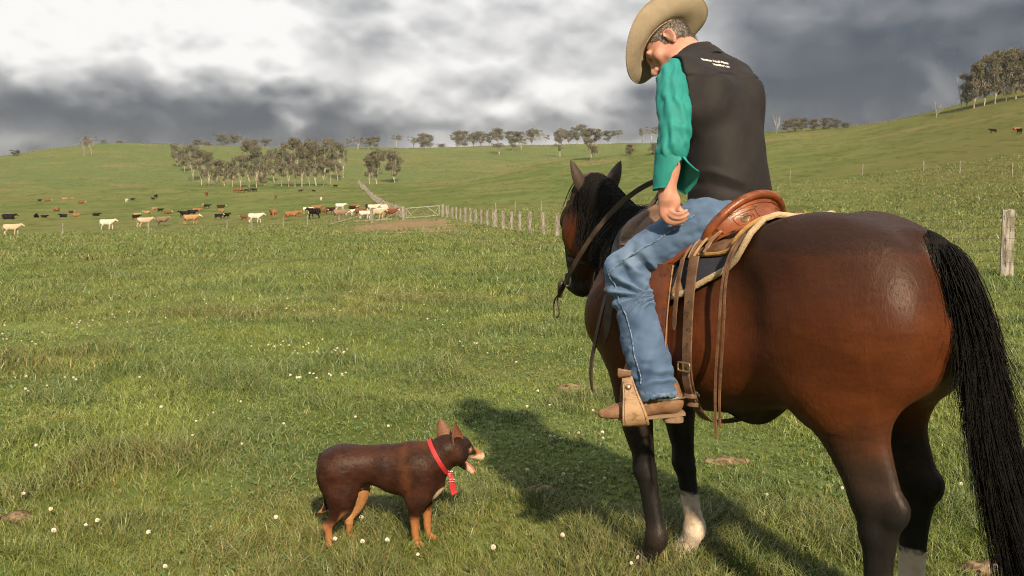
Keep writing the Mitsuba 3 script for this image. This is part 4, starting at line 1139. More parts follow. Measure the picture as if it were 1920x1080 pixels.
part(horse, 'tail', moved(strands(P, np.where(R.random(N) < .3, .0018, .0011), np.full(N, .0004)), HM), 'black_hair')
# ------------------------------------------------------------------ saddle, blanket, bridle (built in the horse's local axes)


def leather(name, a, b, rough=.5, dust=None, spec=.4):
    def fn(p, n, uv):
        c = mix(a, b, smoothstep(.3, .72, fbm(p.x * 16, p.y * 16, p.z * 16, 4)))
        c = c * (1 - .38 * smoothstep(.60, .70, fbm(p.x * 31 + 3, p.y * 31, p.z * 31, 4)) - .30 * smoothstep(.70, .78, noise(p.x * 70, p.y * 210, p.z * 330)))
        if dust is not None:
            c = mix(c, dust, 0.35 * smoothstep(.40, .80, fbm(p.x * 42 + 7, p.y * 42, p.z * 42, 3)))
        return c
    scene[name] = {'type': 'twosided', 'b': {'type': 'bumpmap', 'scale': 0.0009, 'tex': proc(lambda p, n, uv: fbm(p.x * 210, p.y * 210, p.z * 210, 2), 0.001),
                   'bsdf': {'type': 'principled', 'base_color': proc(fn), 'roughness': rough, 'specular': spec}}}


leather('orange_leather', (.135, .038, .0125), (.215, .060, .018), .40, spec=.5)
leather('brown_leather', (.085, .044, .026), (.15, .082, .048), .55, (.20, .125, .075))
leather('tan_leather', (.21, .125, .066), (.30, .185, .10), .6, (.33, .23, .14))
leather('dark_leather', (.030, .020, .015), (.055, .037, .027), .5)
leather('boot_leather', (.135, .066, .036), (.20, .105, .058), .7, (.27, .18, .11))
scene['navy_wool'] = {'type': 'bumpmap', 'scale': 0.002, 'tex': proc(lambda p, n, uv: noise(p.x * 300, p.y * 300, p.z * 300), .001), 'bsdf': {'type': 'principled', 'base_color': proc(lambda p, n, uv: mix((.012, .014, .026), (.024, .026, .038), fbm(p.x * 70, p.y * 70, p.z * 70))), 'roughness': 0.95, 'sheen': 0.6}}
scene['fleece'] = {'type': 'bumpmap', 'scale': 0.004, 'tex': proc(lambda p, n, uv: fbm(p.x * 190, p.y * 190, p.z * 190), .001), 'bsdf': {'type': 'principled', 'base_color': proc(lambda p, n, uv: mix((.26, .19, .11), (.44, .34, .22), fbm(p.x * 90, p.y * 90, p.z * 90))), 'roughness': 0.95}}
scene['gold_fleece'] = {'type': 'bumpmap', 'scale': 0.004, 'tex': proc(lambda p, n, uv: fbm(p.x * 190, p.y * 190, p.z * 190), .001), 'bsdf': {'type': 'principled', 'base_color': proc(lambda p, n, uv: mix((.25, .125, .035), (.40, .235, .085), fbm(p.x * 60, p.y * 60, p.z * 60))), 'roughness': 0.9}}
scene['steel'] = {'type': 'principled', 'base_color': rgb(.38, .37, .36), 'metallic': 0.9, 'roughness': 0.38}
scene['brass'] = {'type': 'principled', 'base_color': rgb(.42, .30, .15), 'metallic': 0.9, 'roughness': 0.35}

TF = [PchipInterpolator(tor[:, 0], tor[:, i]) for i in (1, 2, 3)]


def barrel(x, ph, off):
    """A point over the horse's trunk at x, turned ph from the spine towards the near side."""
    x = np.asarray(x, float)
    top, bot, w = (f(x) for f in TF)
    cz, rz = (top + bot) / 2, (top - bot) / 2
    s, c = np.sin(ph), np.cos(ph)
    return np.stack([x + 0 * ph, (w + off) * np.sign(s) * np.abs(s) ** (2 / 2.2), cz + (rz + off) * np.sign(c) * np.abs(c) ** (2 / 2.2)], -1)


def ph_of(x, z):
    top, bot = TF[0](x), TF[1](x)
    cz, rz = (top + bot) / 2, (top - bot) / 2
    return np.arccos(np.clip((np.maximum(z - cz, 0) / rz) ** 1.1, 0, 1))


def drape(xs, zs, off, thick, n=41, t0=-1, t1=1, lift=0.0):
    """A sheet over the back: at each x it reaches down to z on both sides (t from -1, far, to 1, near)."""
    xs = np.asarray(xs, float)
    ph = ph_of(xs, np.asarray(zs, float))
    t = np.linspace(t0, t1, n)
    X = np.repeat(xs[:, None], n, 1)
    PH = ph[:, None] * t
    q = barrel(X, PH, 0)
    o = push(barrel(X, PH, off).reshape(-1, 3), off).reshape(q.shape)
    i = push(barrel(X, PH, off - thick).reshape(-1, 3), max(off - thick, .002)).reshape(q.shape)
    o[..., 2] += lift
    return sheet(o, i), o


def sheet(o, i):
    n0, n1, _ = o.shape
    k = n0 * n1
    idx = np.arange(k).reshape(n0, n1)
    q = np.stack([idx[:-1, :-1], idx[1:, :-1], idx[1:, 1:], idx[:-1, 1:]], -1).reshape(-1, 4)
    f = np.vstack([q[:, [0, 1, 2]], q[:, [0, 2, 3]]])
    rim = np.r_[idx[0, :], idx[1:, -1], idx[-1, :-1][::-1], idx[1:-1, 0][::-1], idx[0, :1]]
    e = np.stack([rim[:-1], rim[1:]], 1)
    f2 = np.vstack([f, f[:, ::-1] + k, np.c_[e[:, 1], e[:, 0], e[:, 0] + k], np.c_[e[:, 1], e[:, 0] + k, e[:, 1] + k]])
    return tri(np.vstack([o.reshape(-1, 3), i.reshape(-1, 3)]), f2)


def cv(xs, *knots):
    k = np.array(knots)
    return PchipInterpolator(k[:, 0], k[:, 1])(xs)


# blanket
blanket = thing('saddle_blanket', 'navy wool saddle blanket with a pale rolled edge under the saddle', 'blanket')
xs = np.linspace(-.262, .50, 60)
zs = cv(xs, (-.30, 1.455), (-.262, 1.425), (-.235, 1.385), (-.175, 1.330), (-.05, 1.252), (.085, 1.185), (.30, 1.16), (.50, 1.18))
m, o = drape(xs, zs, .020, .014, 61)
part(blanket, 'cloth', moved(m, HM), 'navy_wool', smooth=50)
edge = np.r_[o[::-1, -1], o[0, ::-1][1:], o[1:, 0]]
part(blanket, 'binding', moved(tube(edge, .0115, 8), HM), 'fleece', label='pale fleece binding')
m2 = tri(np.array([barrel(.10, ph_of(.10, 1.262), .027), barrel(.035, ph_of(.035, 1.205), .027), barrel(.10, ph_of(.10, 1.185), .027)]).reshape(-1, 3), [[0, 1, 2]])
part(blanket, 'corner_patch', moved(m2, HM), 'tan_leather', smooth=False)

# saddle
saddle = thing('saddle', 'worn stock saddle with orange cantle, brown skirts and hanging leather strings', 'saddle')
xs = np.linspace(-.255, .44, 60)
m, o = drape(xs, cv(xs, (-.28, 1.468), (-.255, 1.450), (-.225, 1.418), (-.185, 1.382), (-.145, 1.358), (-.05, 1.335), (.10, 1.325), (.44, 1.325)), .034, .011, 61)
part(saddle, 'skirt', moved(m, HM), 'brown_leather', smooth=50)
edge = np.r_[o[26::-1, -1], o[0, ::-1][1:], o[1:26, 0]]
part(saddle, 'fleece_edge', moved(tube(edge - [0, 0, .008], .0085, 8), HM), 'gold_fleece', label='golden fleece lining showing along the skirt')
xs = np.linspace(-.225, .22, 44)
m, o = drape(xs, cv(xs, (-.26, 1.466), (-.225, 1.460), (-.195, 1.444), (-.140, 1.408), (-.058, 1.378), (.05, 1.37), (.36, 1.36)), .046, .012, 51)
part(saddle, 'jockey', moved(m, HM), 'tan_leather' if 0 else 'brown_leather', smooth=50)
xs = np.linspace(-.035, .20, 34)
for t0, t1 in ((.25, 1), (-1, -.25)):
    m, o = drape(xs, cv(xs, (-.04, 1.405), (0, 1.380), (.08, 1.32), (.15, 1.272), (.24, 1.265), (.30, 1.30)), .056, .012, 31, t0, t1)
    part(saddle, 'seat_flap', moved(m, HM), 'orange_leather', smooth=50, label='orange leather flap under the thigh')
b = Body()
b.limb([(-.02, 0, 1.455), (.10, 0, 1.43), (.22, 0, 1.43), (.34, 0, 1.455)], (.06, .055, .05, .055), k=.03, flat=(0, 1, 0), f=2.4)
part(saddle, 'seat', moved(b.mesh(.010), HM), 'orange_leather')
b = Body()
b.limb([(.43, .225, 1.30), (.44, .185, 1.395), (.425, .10, 1.465), (.40, 0, 1.485), (.425, -.10, 1.465), (.44, -.185, 1.395), (.43, -.225, 1.30)], (.030, .046, .050, .050, .050, .046, .030), k=.02)
for s in (1, -1):
    b.limb([(.43, .17 * s, 1.405), (.33, .18 * s, 1.36), (.24, .17 * s, 1.36)], (.05, .045, .03), k=.05)
b.limb([(.40, 0, 1.47), (.30, 0, 1.43)], (.06, .06), k=.05)
part(saddle, 'fork', moved(b.mesh(.008), HM), 'brown_leather')
# cantle: rolled rim over a leaning dish
th = np.linspace(-.10, np.pi + .10, 50)
arch = np.stack([.045 - .105 * np.clip(np.sin(th), -.1, 1) ** 1.0, .205 * np.cos(th), 1.40 + .170 * np.sin(th)], 1)
base = np.stack([-.005 - .150 * np.clip(np.sin(th), -.1, 1), .205 * np.cos(th) * .98, 1.405 + .098 * np.clip(np.sin(th), -.1, 1) ** .8 * np.ones_like(th)], 1) if 0 else np.stack([.01 - .165 * np.maximum(np.sin(th), 0), .19 * np.cos(th), 1.385 + .075 * np.maximum(np.sin(th), 0) ** .7], 1)
s = np.linspace(0, 1, 14)[None, :, None]
back = arch[:, None] * (1 - s) + base[:, None] * s
bow = np.array([.018, 0, -.012]) * np.sin(np.pi * s)
front = back + np.array([.03, 0, .004])
part(saddle, 'cantle', moved(sheet(back + bow, front + bow * .5), HM), 'orange_leather', smooth=50, label='orange tooled cantle back')
part(saddle, 'cantle_roll', moved(tube(arch, np.r_[np.linspace(.010, .0165, 6), np.full(38, .0165), np.linspace(.0165, .010, 6)], 12, flat=(-1, 0, .3), f=1.25), HM), 'orange_leather')


def on_cantle(a, t):
    """A point on the cantle's back: a along the arch (radians), t from rim (0) to base (1)."""
    i = np.interp(a, th, np.arange(len(th)))
    f = lambda arr: np.stack([np.interp(i, np.arange(len(th)), arr[:, k]) for k in range(3)], -1)
    t = np.asarray(t, float)[..., None]
    return f(arch) * (1 - t) + f(base) * t + np.array([.018, 0, -.012]) * np.sin(np.pi * t) + np.array([-.0025, 0, .001])


aa = np.linspace(.35, np.pi - .30, 60)
ring = np.vstack([on_cantle(aa, np.full(60, .20)), on_cantle(aa[::-1], np.full(60, .84)), on_cantle(aa[:1], np.array([.2]))])
tl = [tube(ring, .0015, 6)]
for a0, a1 in ((.75, 1.25), (1.85, 2.3)):
    r4 = np.vstack([on_cantle(np.linspace(a0, a1, 8), np.full(8, .33)), on_cantle(np.full(5, a1), np.linspace(.33, .72, 5))[1:], on_cantle(np.linspace(a1, a0, 8), np.full(8, .72))[1:], on_cantle(np.full(5, a0), np.linspace(.72, .33, 5))[1:]])
    tl.append(tube(r4, .0012, 6))
    q = np.linspace(0, 1, 40)
    cx = (a0 + a1) / 2
    tl.append(tube(on_cantle(cx + .17 * np.sin(q * 9) * (1 - .5 * q), .52 + .15 * np.cos(q * 9) * (1 - .5 * q)), .0012, 6))
part(saddle, 'tooling', moved(join(tl), HM), 'orange_leather', label='tooled border lines and scrolls on the cantle')


def disc(c, n, r, h=.004):
    n = unit(n)
    x = unit(np.cross(n, [.3, .2, .9]))
    m = trimesh.creation.revolve(np.array([[0, 0], [r, 0], [r * 1.02, h * .4], [r * .75, h], [0, h * 1.15]]), sections=20)
    return moved(m, frame(np.asarray(c), x, np.cross(n, x), n))


def near(x, z, off):
    return barrel(np.array(x), ph_of(np.array(x), np.array(z)), off)


for x, z in ((-.165, 1.400), (-.022, 1.385), (.02, 1.355)):
    c = near(x, z, .060)
    part(saddle, 'concho', moved(disc(push(c[None], .056)[0], [0, .7, .7], .017), HM), 'brass')
part(saddle, 'concho', moved(disc((.452, .215, 1.42), [.3, .8, .5], .018), HM), 'brass')
# fender and stirrup leathers on both sides
for s in (1, -1):
    xx, zz = np.meshgrid(np.linspace(0, 1, 9), np.linspace(0, 1, 16), indexing='ij')
    z = 1.31 - .36 * zz
    w = .15 - .07 * zz ** 2
    x = .085 + .012 * zz + xx * w * (1 + 0 * zz) + .04 * xx * zz
    o = np.stack([x, 0 * x, z], -1)
    o[..., 1] = .315 + .022 * np.sin(zz * 2) + .012 * np.cos(xx * 3)
    q = push(o.reshape(-1, 3), .030).reshape(o.shape) if s > 0 else None
    if s > 0:
        keep = q
    o = keep * np.array([1, s, 1])
    i = o - np.array([0, .007 * s, 0])
    part(saddle, 'fender', moved(sheet(*((o, i) if s > 0 else (i, o))), HM), 'orange_leather', smooth=50)
    part(saddle, 'fender_edge', moved(tube(np.vstack([o[0, :] + [0, .001 * s, 0]]), .0028, 6), HM), 'tan_leather')
FD = unit((.63, .775, -.05))                                               # the near foot points forward and well out
FS = unit(np.cross([0, 0, 1], FD))
STC = np.array([.150, .452, .730])
for s in (1, -1):
    mir = np.array([1, s, 1])
    side = FD * mir
    ab = np.array([(.018, .168), (.030, .150), (.052, .115), (.066, .07), (.070, .025), (.060, .004), (.03, -.003), (-.03, -.003), (-.060, .004), (-.070, .025), (-.066, .07), (-.046, .115), (-.010, .150), (.004, .168)])
    tl_ = np.clip(ab[:, 1] / .168, 0, 1)
    path = (STC + ab[:, :1] * FS + ab[:, 1:] * np.array([0, 0, 1.0]) + (tl_ * .030)[:, None] * FD) * mir
    part(saddle, 'stirrup', moved(strap(path, [.040, .043, .056, .078, .094, .098, .096, .096, .098, .094, .075, .056, .043, .040], .010, side, 60), HM), 'tan_leather', smooth=50, label='tan leather covered stirrup')
    for e_ in (.40, -.40):
        wd_ = np.interp(np.arange(60) / 59, np.linspace(0, 1, 14), [.040, .043, .056, .078, .094, .098, .096, .096, .098, .094, .075, .056, .043, .040])
        cl_ = spline(path, 60)
        tg_ = np.gradient(cl_, axis=0)
        nn_ = np.cross(tg_, side)
        nn_ = nn_ / np.linalg.norm(nn_, axis=1, keepdims=True)
        for sg_ in (1, -1):
            part(saddle, 'stirrup_stitching', moved(tube((cl_ + side * (e_ * wd_)[:, None] + nn_ * .0054 * sg_)[2:26], .0011, 5), HM), 'dark_leather')
    part(saddle, 'stirrup_rivet', moved(disc((STC + .047 * FS + np.array([0, 0, .140]) + .028 * FD) * mir, (FS + [0, 0, .35]) * mir, .0105, .006), HM), 'brass')
    top = STC + np.array([0, 0, .165]) + .030 * FD + .010 * FS
    part(saddle, 'stirrup_leather', moved(strap(np.array([(.20, .372, 1.0), (.225, .385, .955), top + [0, 0, .0]]) * mir, .034, .008, FD * mir * .7 + np.array([.3, 0, 0]), 8), HM), 'brown_leather')
    part(saddle, 'stirrup_collar', moved(strap(np.array([top + [0, .012, .035], top + [0, .014, .022], top + [0, .012, .010]]) * mir, .050, .016, side, 5), HM), 'brown_leather')
# girths: wide strap with holes, buckle and keepers on the near side, round under the belly
pth = np.array([(.005, .30, 1.345), (.0, .33, 1.20), (-.002, .34, 1.05), (.0, .335, .93), (.006, .295, .82), (.022, .21, .735), (.045, .10, .70), (.05, 0, .692), (.045, -.10, .70), (.02, -.21, .735), (0, -.30, .83), (0, -.33, 1.0), (0, -.32, 1.2), (.005, -.29, 1.33)])
gp = push(spline(pth, 70), .012)
part(saddle, 'girth_strap', moved(strap(gp, .044, .007, (1, 0, 0.02)), HM), 'brown_leather', smooth=50)
low = push(spline(np.array([(.0, .345, .93), (.004, .305, .82), (.018, .225, .745), (.028, .17, .715)]), 16), .022)
part(saddle, 'girth_billet', moved(strap(low, np.r_[np.full(14, .036), .024, .008], .007, (1, 0, 0.02)), HM), 'brown_leather', smooth=50)
for k, z in enumerate((1.18, 1.13, 1.08, 1.03, .985)):
    c = np.array([np.interp(-z, -gp[:30, 2], gp[:30, j]) for j in range(3)])
    part(saddle, 'strap_hole', moved(disc(c + [0, .0035, 0], [0, 1, .05], .0035, .0012), HM), 'dark_leather')


def buckle(c, w, h, r=.0035):
    p = np.array([(-w, 0, -h), (w, 0, -h), (w, 0, h), (-w, 0, h), (-w, 0, -h)]) * .5
    q = np.vstack([np.linspace(a, b2, 6)[:-1] for a, b2 in zip(p[:-1], p[1:])] + [p[:1]])
    return join([tube(q + c, r, 8), tube(np.array([[0, .004, -h / 2], [0, .006, h / 2]]) + c, r * .7, 6)])


part(saddle, 'girth_buckle', moved(buckle(np.array([.0, .354, .945]), .056, .030), HM), 'brass')
for z in (.835, .80):
    c = np.array([np.interp(-z, -gp[:36, 2], gp[:36, j]) for j in range(3)])
    part(saddle, 'keeper', moved(strap(np.array([c + [-.027, .006, 0], c + [-.02, .020, 0], c + [.02, .020, 0], c + [.027, .006, 0]]), .016, .004, (0, -.3, 1), 10), HM), 'brown_leather')
thin = spline(np.array([(.03, .335, 1.335), (.035, .352, 1.25), (.045, .355, 1.15), (.052, .352, 1.075)]), 14)
part(saddle, 'latigo_end', moved(strap(push(thin, .024), np.r_[np.full(13, .018), .006], .005, (1, 0, .05)), HM), 'brown_leather', smooth=50)
for a, z1, dx in ((0, .745, 0), (1, .70, .02)):
    q = spline(np.array([(-.195 + .01 * a, .262, 1.43), (-.178 + dx * .7, .318, 1.34), (-.165 + dx, .338, 1.15), (-.155 + dx, .335, .95), (-.150 + dx, .325, z1)]), 26)
    q = push(q, .010 + .003 * a)
    q[:, 0] += .003 * np.sin(np.linspace(0, 9, 26) + a)
    part(saddle, 'string', moved(strap(q, .0095, .004, (1, .1, .1)), HM), 'brown_leather', smooth=50, label='long leather string hanging down the flank')
rr = np.random.default_rng(3)
for k in range(7):                                                         # short ties laced through the skirts
    x0, z0 = -.03 + .016 * k + rr.normal(0, .004), 1.385 - .010 * k + rr.normal(0, .006)
    a = near(x0, z0, .066)
    c = near(x0 - .02 + .03 * rr.random(), z0 - .045 - .02 * rr.random(), .062)
    part(saddle, 'tie', moved(strap(spline(np.array([a, (a + c) / 2 + [0, .005, .003], c]), 8), .010, .004, (.9, .2, .2)), HM), 'tan_leather' if k % 2 else 'brown_leather')
# flat leather flap hanging before the rider's knee
q = spline(np.array([(.40, .26, 1.36), (.425, .31, 1.20), (.435, .325, 1.06), (.445, .325, .985)]), 14)
part(saddle, 'breast_strap', moved(strap(push(q, .015), np.r_[np.full(10, .046), .044, .040, .03, .012], .006, (1, 0, .1)), HM), 'dark_leather', smooth=50, label='dark strap end hanging before the knee')

# bridle and reins
bridle = thing('bridle', 'dark leather bridle on the horse with split reins running to the rider', 'bridle')


def on_head(pts, off=.006):
    return push(np.array([hd(*q) for q in pts]), off)


crown = on_head(spline(np.array([(.115, .085, -.20), (.05, .105, -.06), (.0, .075, .02), (.0, 0, .065), (.0, -.075, .02), (.05, -.105, -.06), (.115, -.085, -.20)]), 40))
part(bridle, 'headpiece', moved(strap(crown, .020, .005, HR[0]), HM), 'dark_leather')
for s in (1, -1):
    part(bridle, 'cheek_strap', moved(strap(on_head(spline(np.array([(.108, .092 * s, -.16), (.112, .085 * s, -.26), (.118, .066 * s, -.365)]), 12)), .017, .005, HR[0]), HM), 'dark_leather')
    part(bridle, 'cheek_buckle', moved(disc(hd(.11, .103 * s, -.20), HY * s, .013), HM), 'brass')
    aa = np.linspace(0, 2 * np.pi, 24)
    rg = np.array([hd(.115 + .032 * np.cos(t), .078 * s, -.395 + .032 * np.sin(t)) for t in aa])
    part(bridle, 'bit_ring', moved(tube(rg, .0042, 8, caps=False), HM), 'steel')
part(bridle, 'noseband', moved(strap(on_head(spline(np.array([(.05, 0, -.31), (.07, .07, -.30), (.15, .07, -.29), (.19, 0, -.285), (.15, -.07, -.29), (.07, -.07, -.30), (.05, 0, -.31)]), 40), .005), .018, .004, [0, 0, 1]), HM), 'dark_leather')
part(bridle, 'browband', moved(strap(on_head(spline(np.array([(.07, .10, -.05), (.12, .07, -.03), (.135, 0, -.02), (.12, -.07, -.03), (.07, -.10, -.05)]), 24), .005), .016, .004, [0, 0, 1]), HM), 'dark_leather')
bit = hd(.095, .10, -.41)
hand = np.array([.440, -.015, 1.645])
r1 = spline(np.array([bit, (.82, .165, 1.27), (.66, .13, 1.47), hand]), 40)
part(bridle, 'rein', moved(strap(push(r1, .012), np.r_[np.linspace(.022, .022, 40)], .006, (.3, .2, 1)), HM), 'dark_leather', smooth=50)
r1b = spline(np.array([hd(.095, -.10, -.41), (.80, -.17, 1.30), (.62, -.10, 1.50), hand + [.0, -.02, 0]]), 40)
part(bridle, 'rein', moved(strap(push(r1b, .012), .022, .006, (.3, -.2, 1)), HM), 'dark_leather', smooth=50)
r2 = np.vstack([spline(np.array([hand + [-.01, .01, -.045], (.455, .10, 1.50), (.475, .19, 1.36), (.490, .275, 1.18), (.500, .325, 1.00), (.507, .345, .88), (.497, .345, .775)]), 50)])
part(bridle, 'rein', moved(strap(push(r2, .012), np.r_[np.linspace(.018, .022, 46), .02, .017, .013, .006], .006, (1, -.2, .3)), HM), 'dark_leather', smooth=50, label='loose rein end hanging down the shoulder')
kn = Body()
kn.ball(bit + [.0, .02, -.01], (.018, .02, .026), .01)
kn.ball(bit + [.012, .02, -.045], (.013, .014, .026), .015)
part(bridle, 'rein_knot', moved(kn.mesh(.004), HM), 'dark_leather')
for d in (-1, 1):
    q = spline(np.array([bit + [.012, .02, -.05], bit + [.03 + .012 * d, .03, -.09], bit + [.02 + .02 * d, .035, -.14], bit + [.03 + .008 * d, .035, -.165]]), 12)
    part(bridle, 'rein_thong', moved(strap(q, .007, .003, (.8, .4, .2)), HM), 'dark_leather')
# ------------------------------------------------------------------ the rider (horse's local axes; head and hand in frames of their own)
Z3 = np.array([0, 0, 1.0])


def hl(v):
    """A world direction in the horse's axes."""
    v = np.asarray(v, float)
    return np.array([v @ HF, v @ HL, v[2]])


HDF = unit(hl((-.74, -.02, -.67)))
HDL = hl((-.42, -.76, .44))
HDL = unit(HDL - (HDL @ HDF) * HDF)
HDU = np.cross(HDF, HDL)
HDC = np.array([.400, .030, 2.166])
RM = np.stack([HDF, HDL, HDU], 1)


def fc(f, l, u):
    return HDC + RM @ np.array([f, l, u], float)


def skin_tone(p, n, uv):
    c = mix((.36, .172, .128), (.47, .25, .193), fbm(p.x * 45, p.y * 45, p.z * 45, 3))
    return mix(c, (.40, .14, .09), 0.35 * smoothstep(.5, .8, fbm(p.x * 23 + 5, p.y * 23, p.z * 23, 3)))


scene['skin'] = {'type': 'bumpmap', 'scale': 0.0005, 'tex': proc(lambda p, n, uv: fbm(p.x * 420, p.y * 420, p.z * 420, 2), .001), 'bsdf': {'type': 'principled', 'base_color': proc(skin_tone), 'roughness': 0.48, 'specular': 0.4}}


def weave(k, s):
    return proc(lambda p, n, uv: fbm(p.x * k, p.y * k, p.z * k, 2) + .4 * noise(p.x * k * 4, p.y * k * 4, p.z * k), .001)


scene['denim'] = {'type': 'twosided', 'b': {'type': 'bumpmap', 'scale': 0.0011, 'tex': weave(330, 1), 'bsdf': {'type': 'principled', 'base_color': {'type': 'mesh_attribute', 'name': 'vertex_color'}, 'roughness': 0.85, 'sheen': 0.3}}}
scene['denim_seam'] = {'type': 'principled', 'base_color': proc(lambda p, n, uv: mix((.05, .09, .165), (.15, .21, .31), smoothstep(.42, .62, noise(p.x * 160, p.y * 160, p.z * 160)))), 'roughness': 0.9}
scene['teal_cotton'] = {'type': 'twosided', 'b': {'type': 'bumpmap', 'scale': 0.0007, 'tex': weave(300, 1), 'bsdf': {'type': 'principled', 'base_color': proc(lambda p, n, uv: mix((.005, .150, .142), (.010, .212, .200), fbm(p.x * 22, p.y * 22, p.z * 22))), 'roughness': 0.75, 'sheen': 0.35}}}
scene['charcoal_softshell'] = {'type': 'twosided', 'b': {'type': 'bumpmap', 'scale': 0.0005, 'tex': weave(380, 1), 'bsdf': {'type': 'principled', 'base_color': proc(lambda p, n, uv: mix((.0100, .0086, .0100), (.0155, .0132, .0150), fbm(p.x * 26, p.y * 26, p.z * 26))), 'roughness': 0.75, 'sheen': 0.12, 'specular': .3}}}
scene['felt'] = {'type': 'twosided', 'b': {'type': 'bumpmap', 'scale': 0.0007, 'tex': weave(260, 1), 'bsdf': {'type': 'principled', 'base_color': proc(lambda p, n, uv: mix((.225, .182, .130), (.305, .25, .185), fbm(p.x * 30, p.y * 30, p.z * 30))), 'roughness': 0.9, 'sheen': 0.4}}}
scene['thread'] = {'type': 'principled', 'base_color': rgb(.75, .73, .74), 'roughness': 0.7}
scene['grey_hair'] = {'type': 'principled', 'base_color': proc(lambda p, n, uv: mix((.055, .044, .036), (.20, .175, .155), smoothstep(.3, .65, noise(p.x * 330, p.y * 330, p.z * 330)))), 'roughness': 0.6}
scene['boot_sole'] = {'type': 'twosided', 'b': {'type': 'principled', 'base_color': proc(lambda p, n, uv: mix((.15, .095, .06), (.24, .16, .105), fbm(p.x * 60, p.y * 60, p.z * 60))), 'roughness': 0.75}}

man = thing('person', 'rider in felt hat, charcoal vest, teal shirt and blue jeans looking down at dog', 'person')

# body: one continuous figure
SH = {1: np.array([.212, .195, 2.025]), -1: np.array([.225, -.165, 1.995])}
EL = {1: np.array([.122, .285, 1.805]), -1: np.array([.34, -.235, 1.80])}
WR = {1: np.array([.126, .318, 1.575]), -1: np.array([.405, -.06, 1.640])}
HIP = {1: np.array([.105, .095, 1.460]), -1: np.array([.105, -.095, 1.460])}
KNE = {1: np.array([.330, .335, 1.272]), -1: np.array([.330, -.335, 1.272])}
ANK = {1: np.array([.095, .395, .835]), -1: np.array([.095, -.395, .835])}
WX, WY = hl((1, 0, 0)), hl((0, -1, 0))                                     # picture right and towards the viewer, for the hand


def hp(r, c, u):
    """A point by the near hand: from the wrist to the right, towards the viewer, up (metres)."""
    return WR[1] + .90 * (r * WX + c * WY + u * Z3) / HS


b = Body()
b.limb([(.09, 0, 1.47), (.125, 0, 1.72), (.205, 0, 1.96)], (.085, .085, .085), k=.05, flat=(0, 1, 0), f=1.35)
b.limb([(.235, 0, 2.04), (.285, .006, 2.10), fc(-.03, 0, -.055)], (.060, .058, .058), k=.03)
b.ball(fc(-.012, 0, .04), (.098, .078, .092), k=.02, rot=RM)
b.ball(fc(.030, 0, -.045), (.070, .061, .092), k=.03, rot=RM)
b.ball(fc(.045, 0, -.098), (.050, .047, .034), k=.03, rot=RM)
b.limb([fc(.092, 0, .004), fc(.108, 0, -.024), fc(.120, 0, -.046)], (.009, .010, .0145), k=.012)
b.ball(fc(.106, .013, -.050), .0095, k=.008)
b.ball(fc(.106, -.013, -.050), .0095, k=.008)
for s in (1, -1):
    b.limb([fc(.092, .012 * s, .016), fc(.085, .045 * s, .014)], (.011, .010), k=.015)
    b.ball(fc(.098, .033 * s, -.008), (.016, .017, .014), k=.012, op='-', rot=RM)
    b.ball(fc(.080, .033 * s, -.008), .0165, k=.006)
    b.ball(fc(.066, .050 * s, -.035), .024, k=.025)
    b.ball(fc(.02, .060 * s, -.085), (.03, .012, .026), k=.03, rot=RM)
b.limb([fc(.092, -.022, -.078), fc(.104, 0, -.075), fc(.092, .022, -.078)], (.006, .008, .006), k=.010)
b.limb([fc(.090, -.020, -.090), fc(.101, 0, -.091), fc(.090, .020, -.090)], (.006, .008, .006), k=.010)
b.ball(fc(.090, 0, -.116), (.020, .024, .018), k=.02, rot=RM)
# ears
for s in (1, -1):
    tl_ = RM @ np.stack([unit((1, -.45 * s, -.1)), unit((.45 * s, 1, 0)) * 1.0, (.0, 0, 1)], 1)
    c = fc(-.012, .078 * s, -.026)
    q, _ = np.linalg.qr(tl_)
    b.ball(c, (.0185, .0075, .033), k=.008, rot=q)
    rim = [fc(.003, .081 * s, -.004), fc(-.010, .087 * s, .007), fc(-.026, .090 * s, -.003), fc(-.029, .089 * s, -.024), fc(-.018, .084 * s, -.048), fc(-.005, .077 * s, -.057)]
    b.limb(rim, (.0042, .0046, .005, .0048, .0052, .006), k=.006)
    b.ball(fc(-.010, .089 * s, -.018), (.010, .007, .017), k=.006, op='-', rot=q)
    b.limb([fc(-.020, .086 * s, -.004), fc(-.017, .086 * s, -.032)], (.003, .003), k=.004)
# arms
for s in (1, -1):
    b.limb([SH[s] + [.01, -.02 * s, -.02], EL[s]], (.042, .040), k=.03)
    b.limb([EL[s], EL[s] * .6 + WR[s] * .4, WR[s]], (.043, .041, .027), k=.03, flat=(WX if s > 0 else None), f=.95)
b.limb([WR[1], hp(.002, .004, -.03)], (.026, .028), k=.02, flat=WX, f=1.12)
# near hand: palm to the viewer, fingers curled to the right
b.limb([hp(.000, 0, -.005), hp(-.002, .0, -.045), hp(-.001, .003, -.088)], (.027, .031, .029), k=.012, flat=WY, f=.62)
b.limb([hp(.016, .004, -.01), hp(.032, .010, -.035), hp(.022, .012, -.062)], (.016, .0185, .014), k=.014)     # heel of the palm
FG = [  # base, three joints
    [(-.012, -.004, -.083), (-.002, .010, -.118), (.028, .024, -.130), (.056, .032, -.122)],
    [(-.004, .004, -.085), (.012, .020, -.117), (.044, .036, -.122), (.070, .042, -.108)],
    [(.004, .012, -.080), (.022, .034, -.104), (.052, .048, -.104), (.076, .050, -.088)],
    [(.010, .016, -.070), (.028, .040, -.088), (.052, .054, -.086), (.070, .056, -.074)]]
for k, ch in enumerate(FG):
    b.limb([hp(*q) for q in ch], np.array([.0104, .0093, .0084, .0070]) * (.9 if k == 3 else 1), k=.0025, sub=3)
b.limb([hp(.020, -.004, -.02), hp(.040, -.006, -.058), hp(.058, .004, -.078), hp(.078, .012, -.086)], (.014, .0125, .0108, .0088), k=.010, sub=3)  # thumb
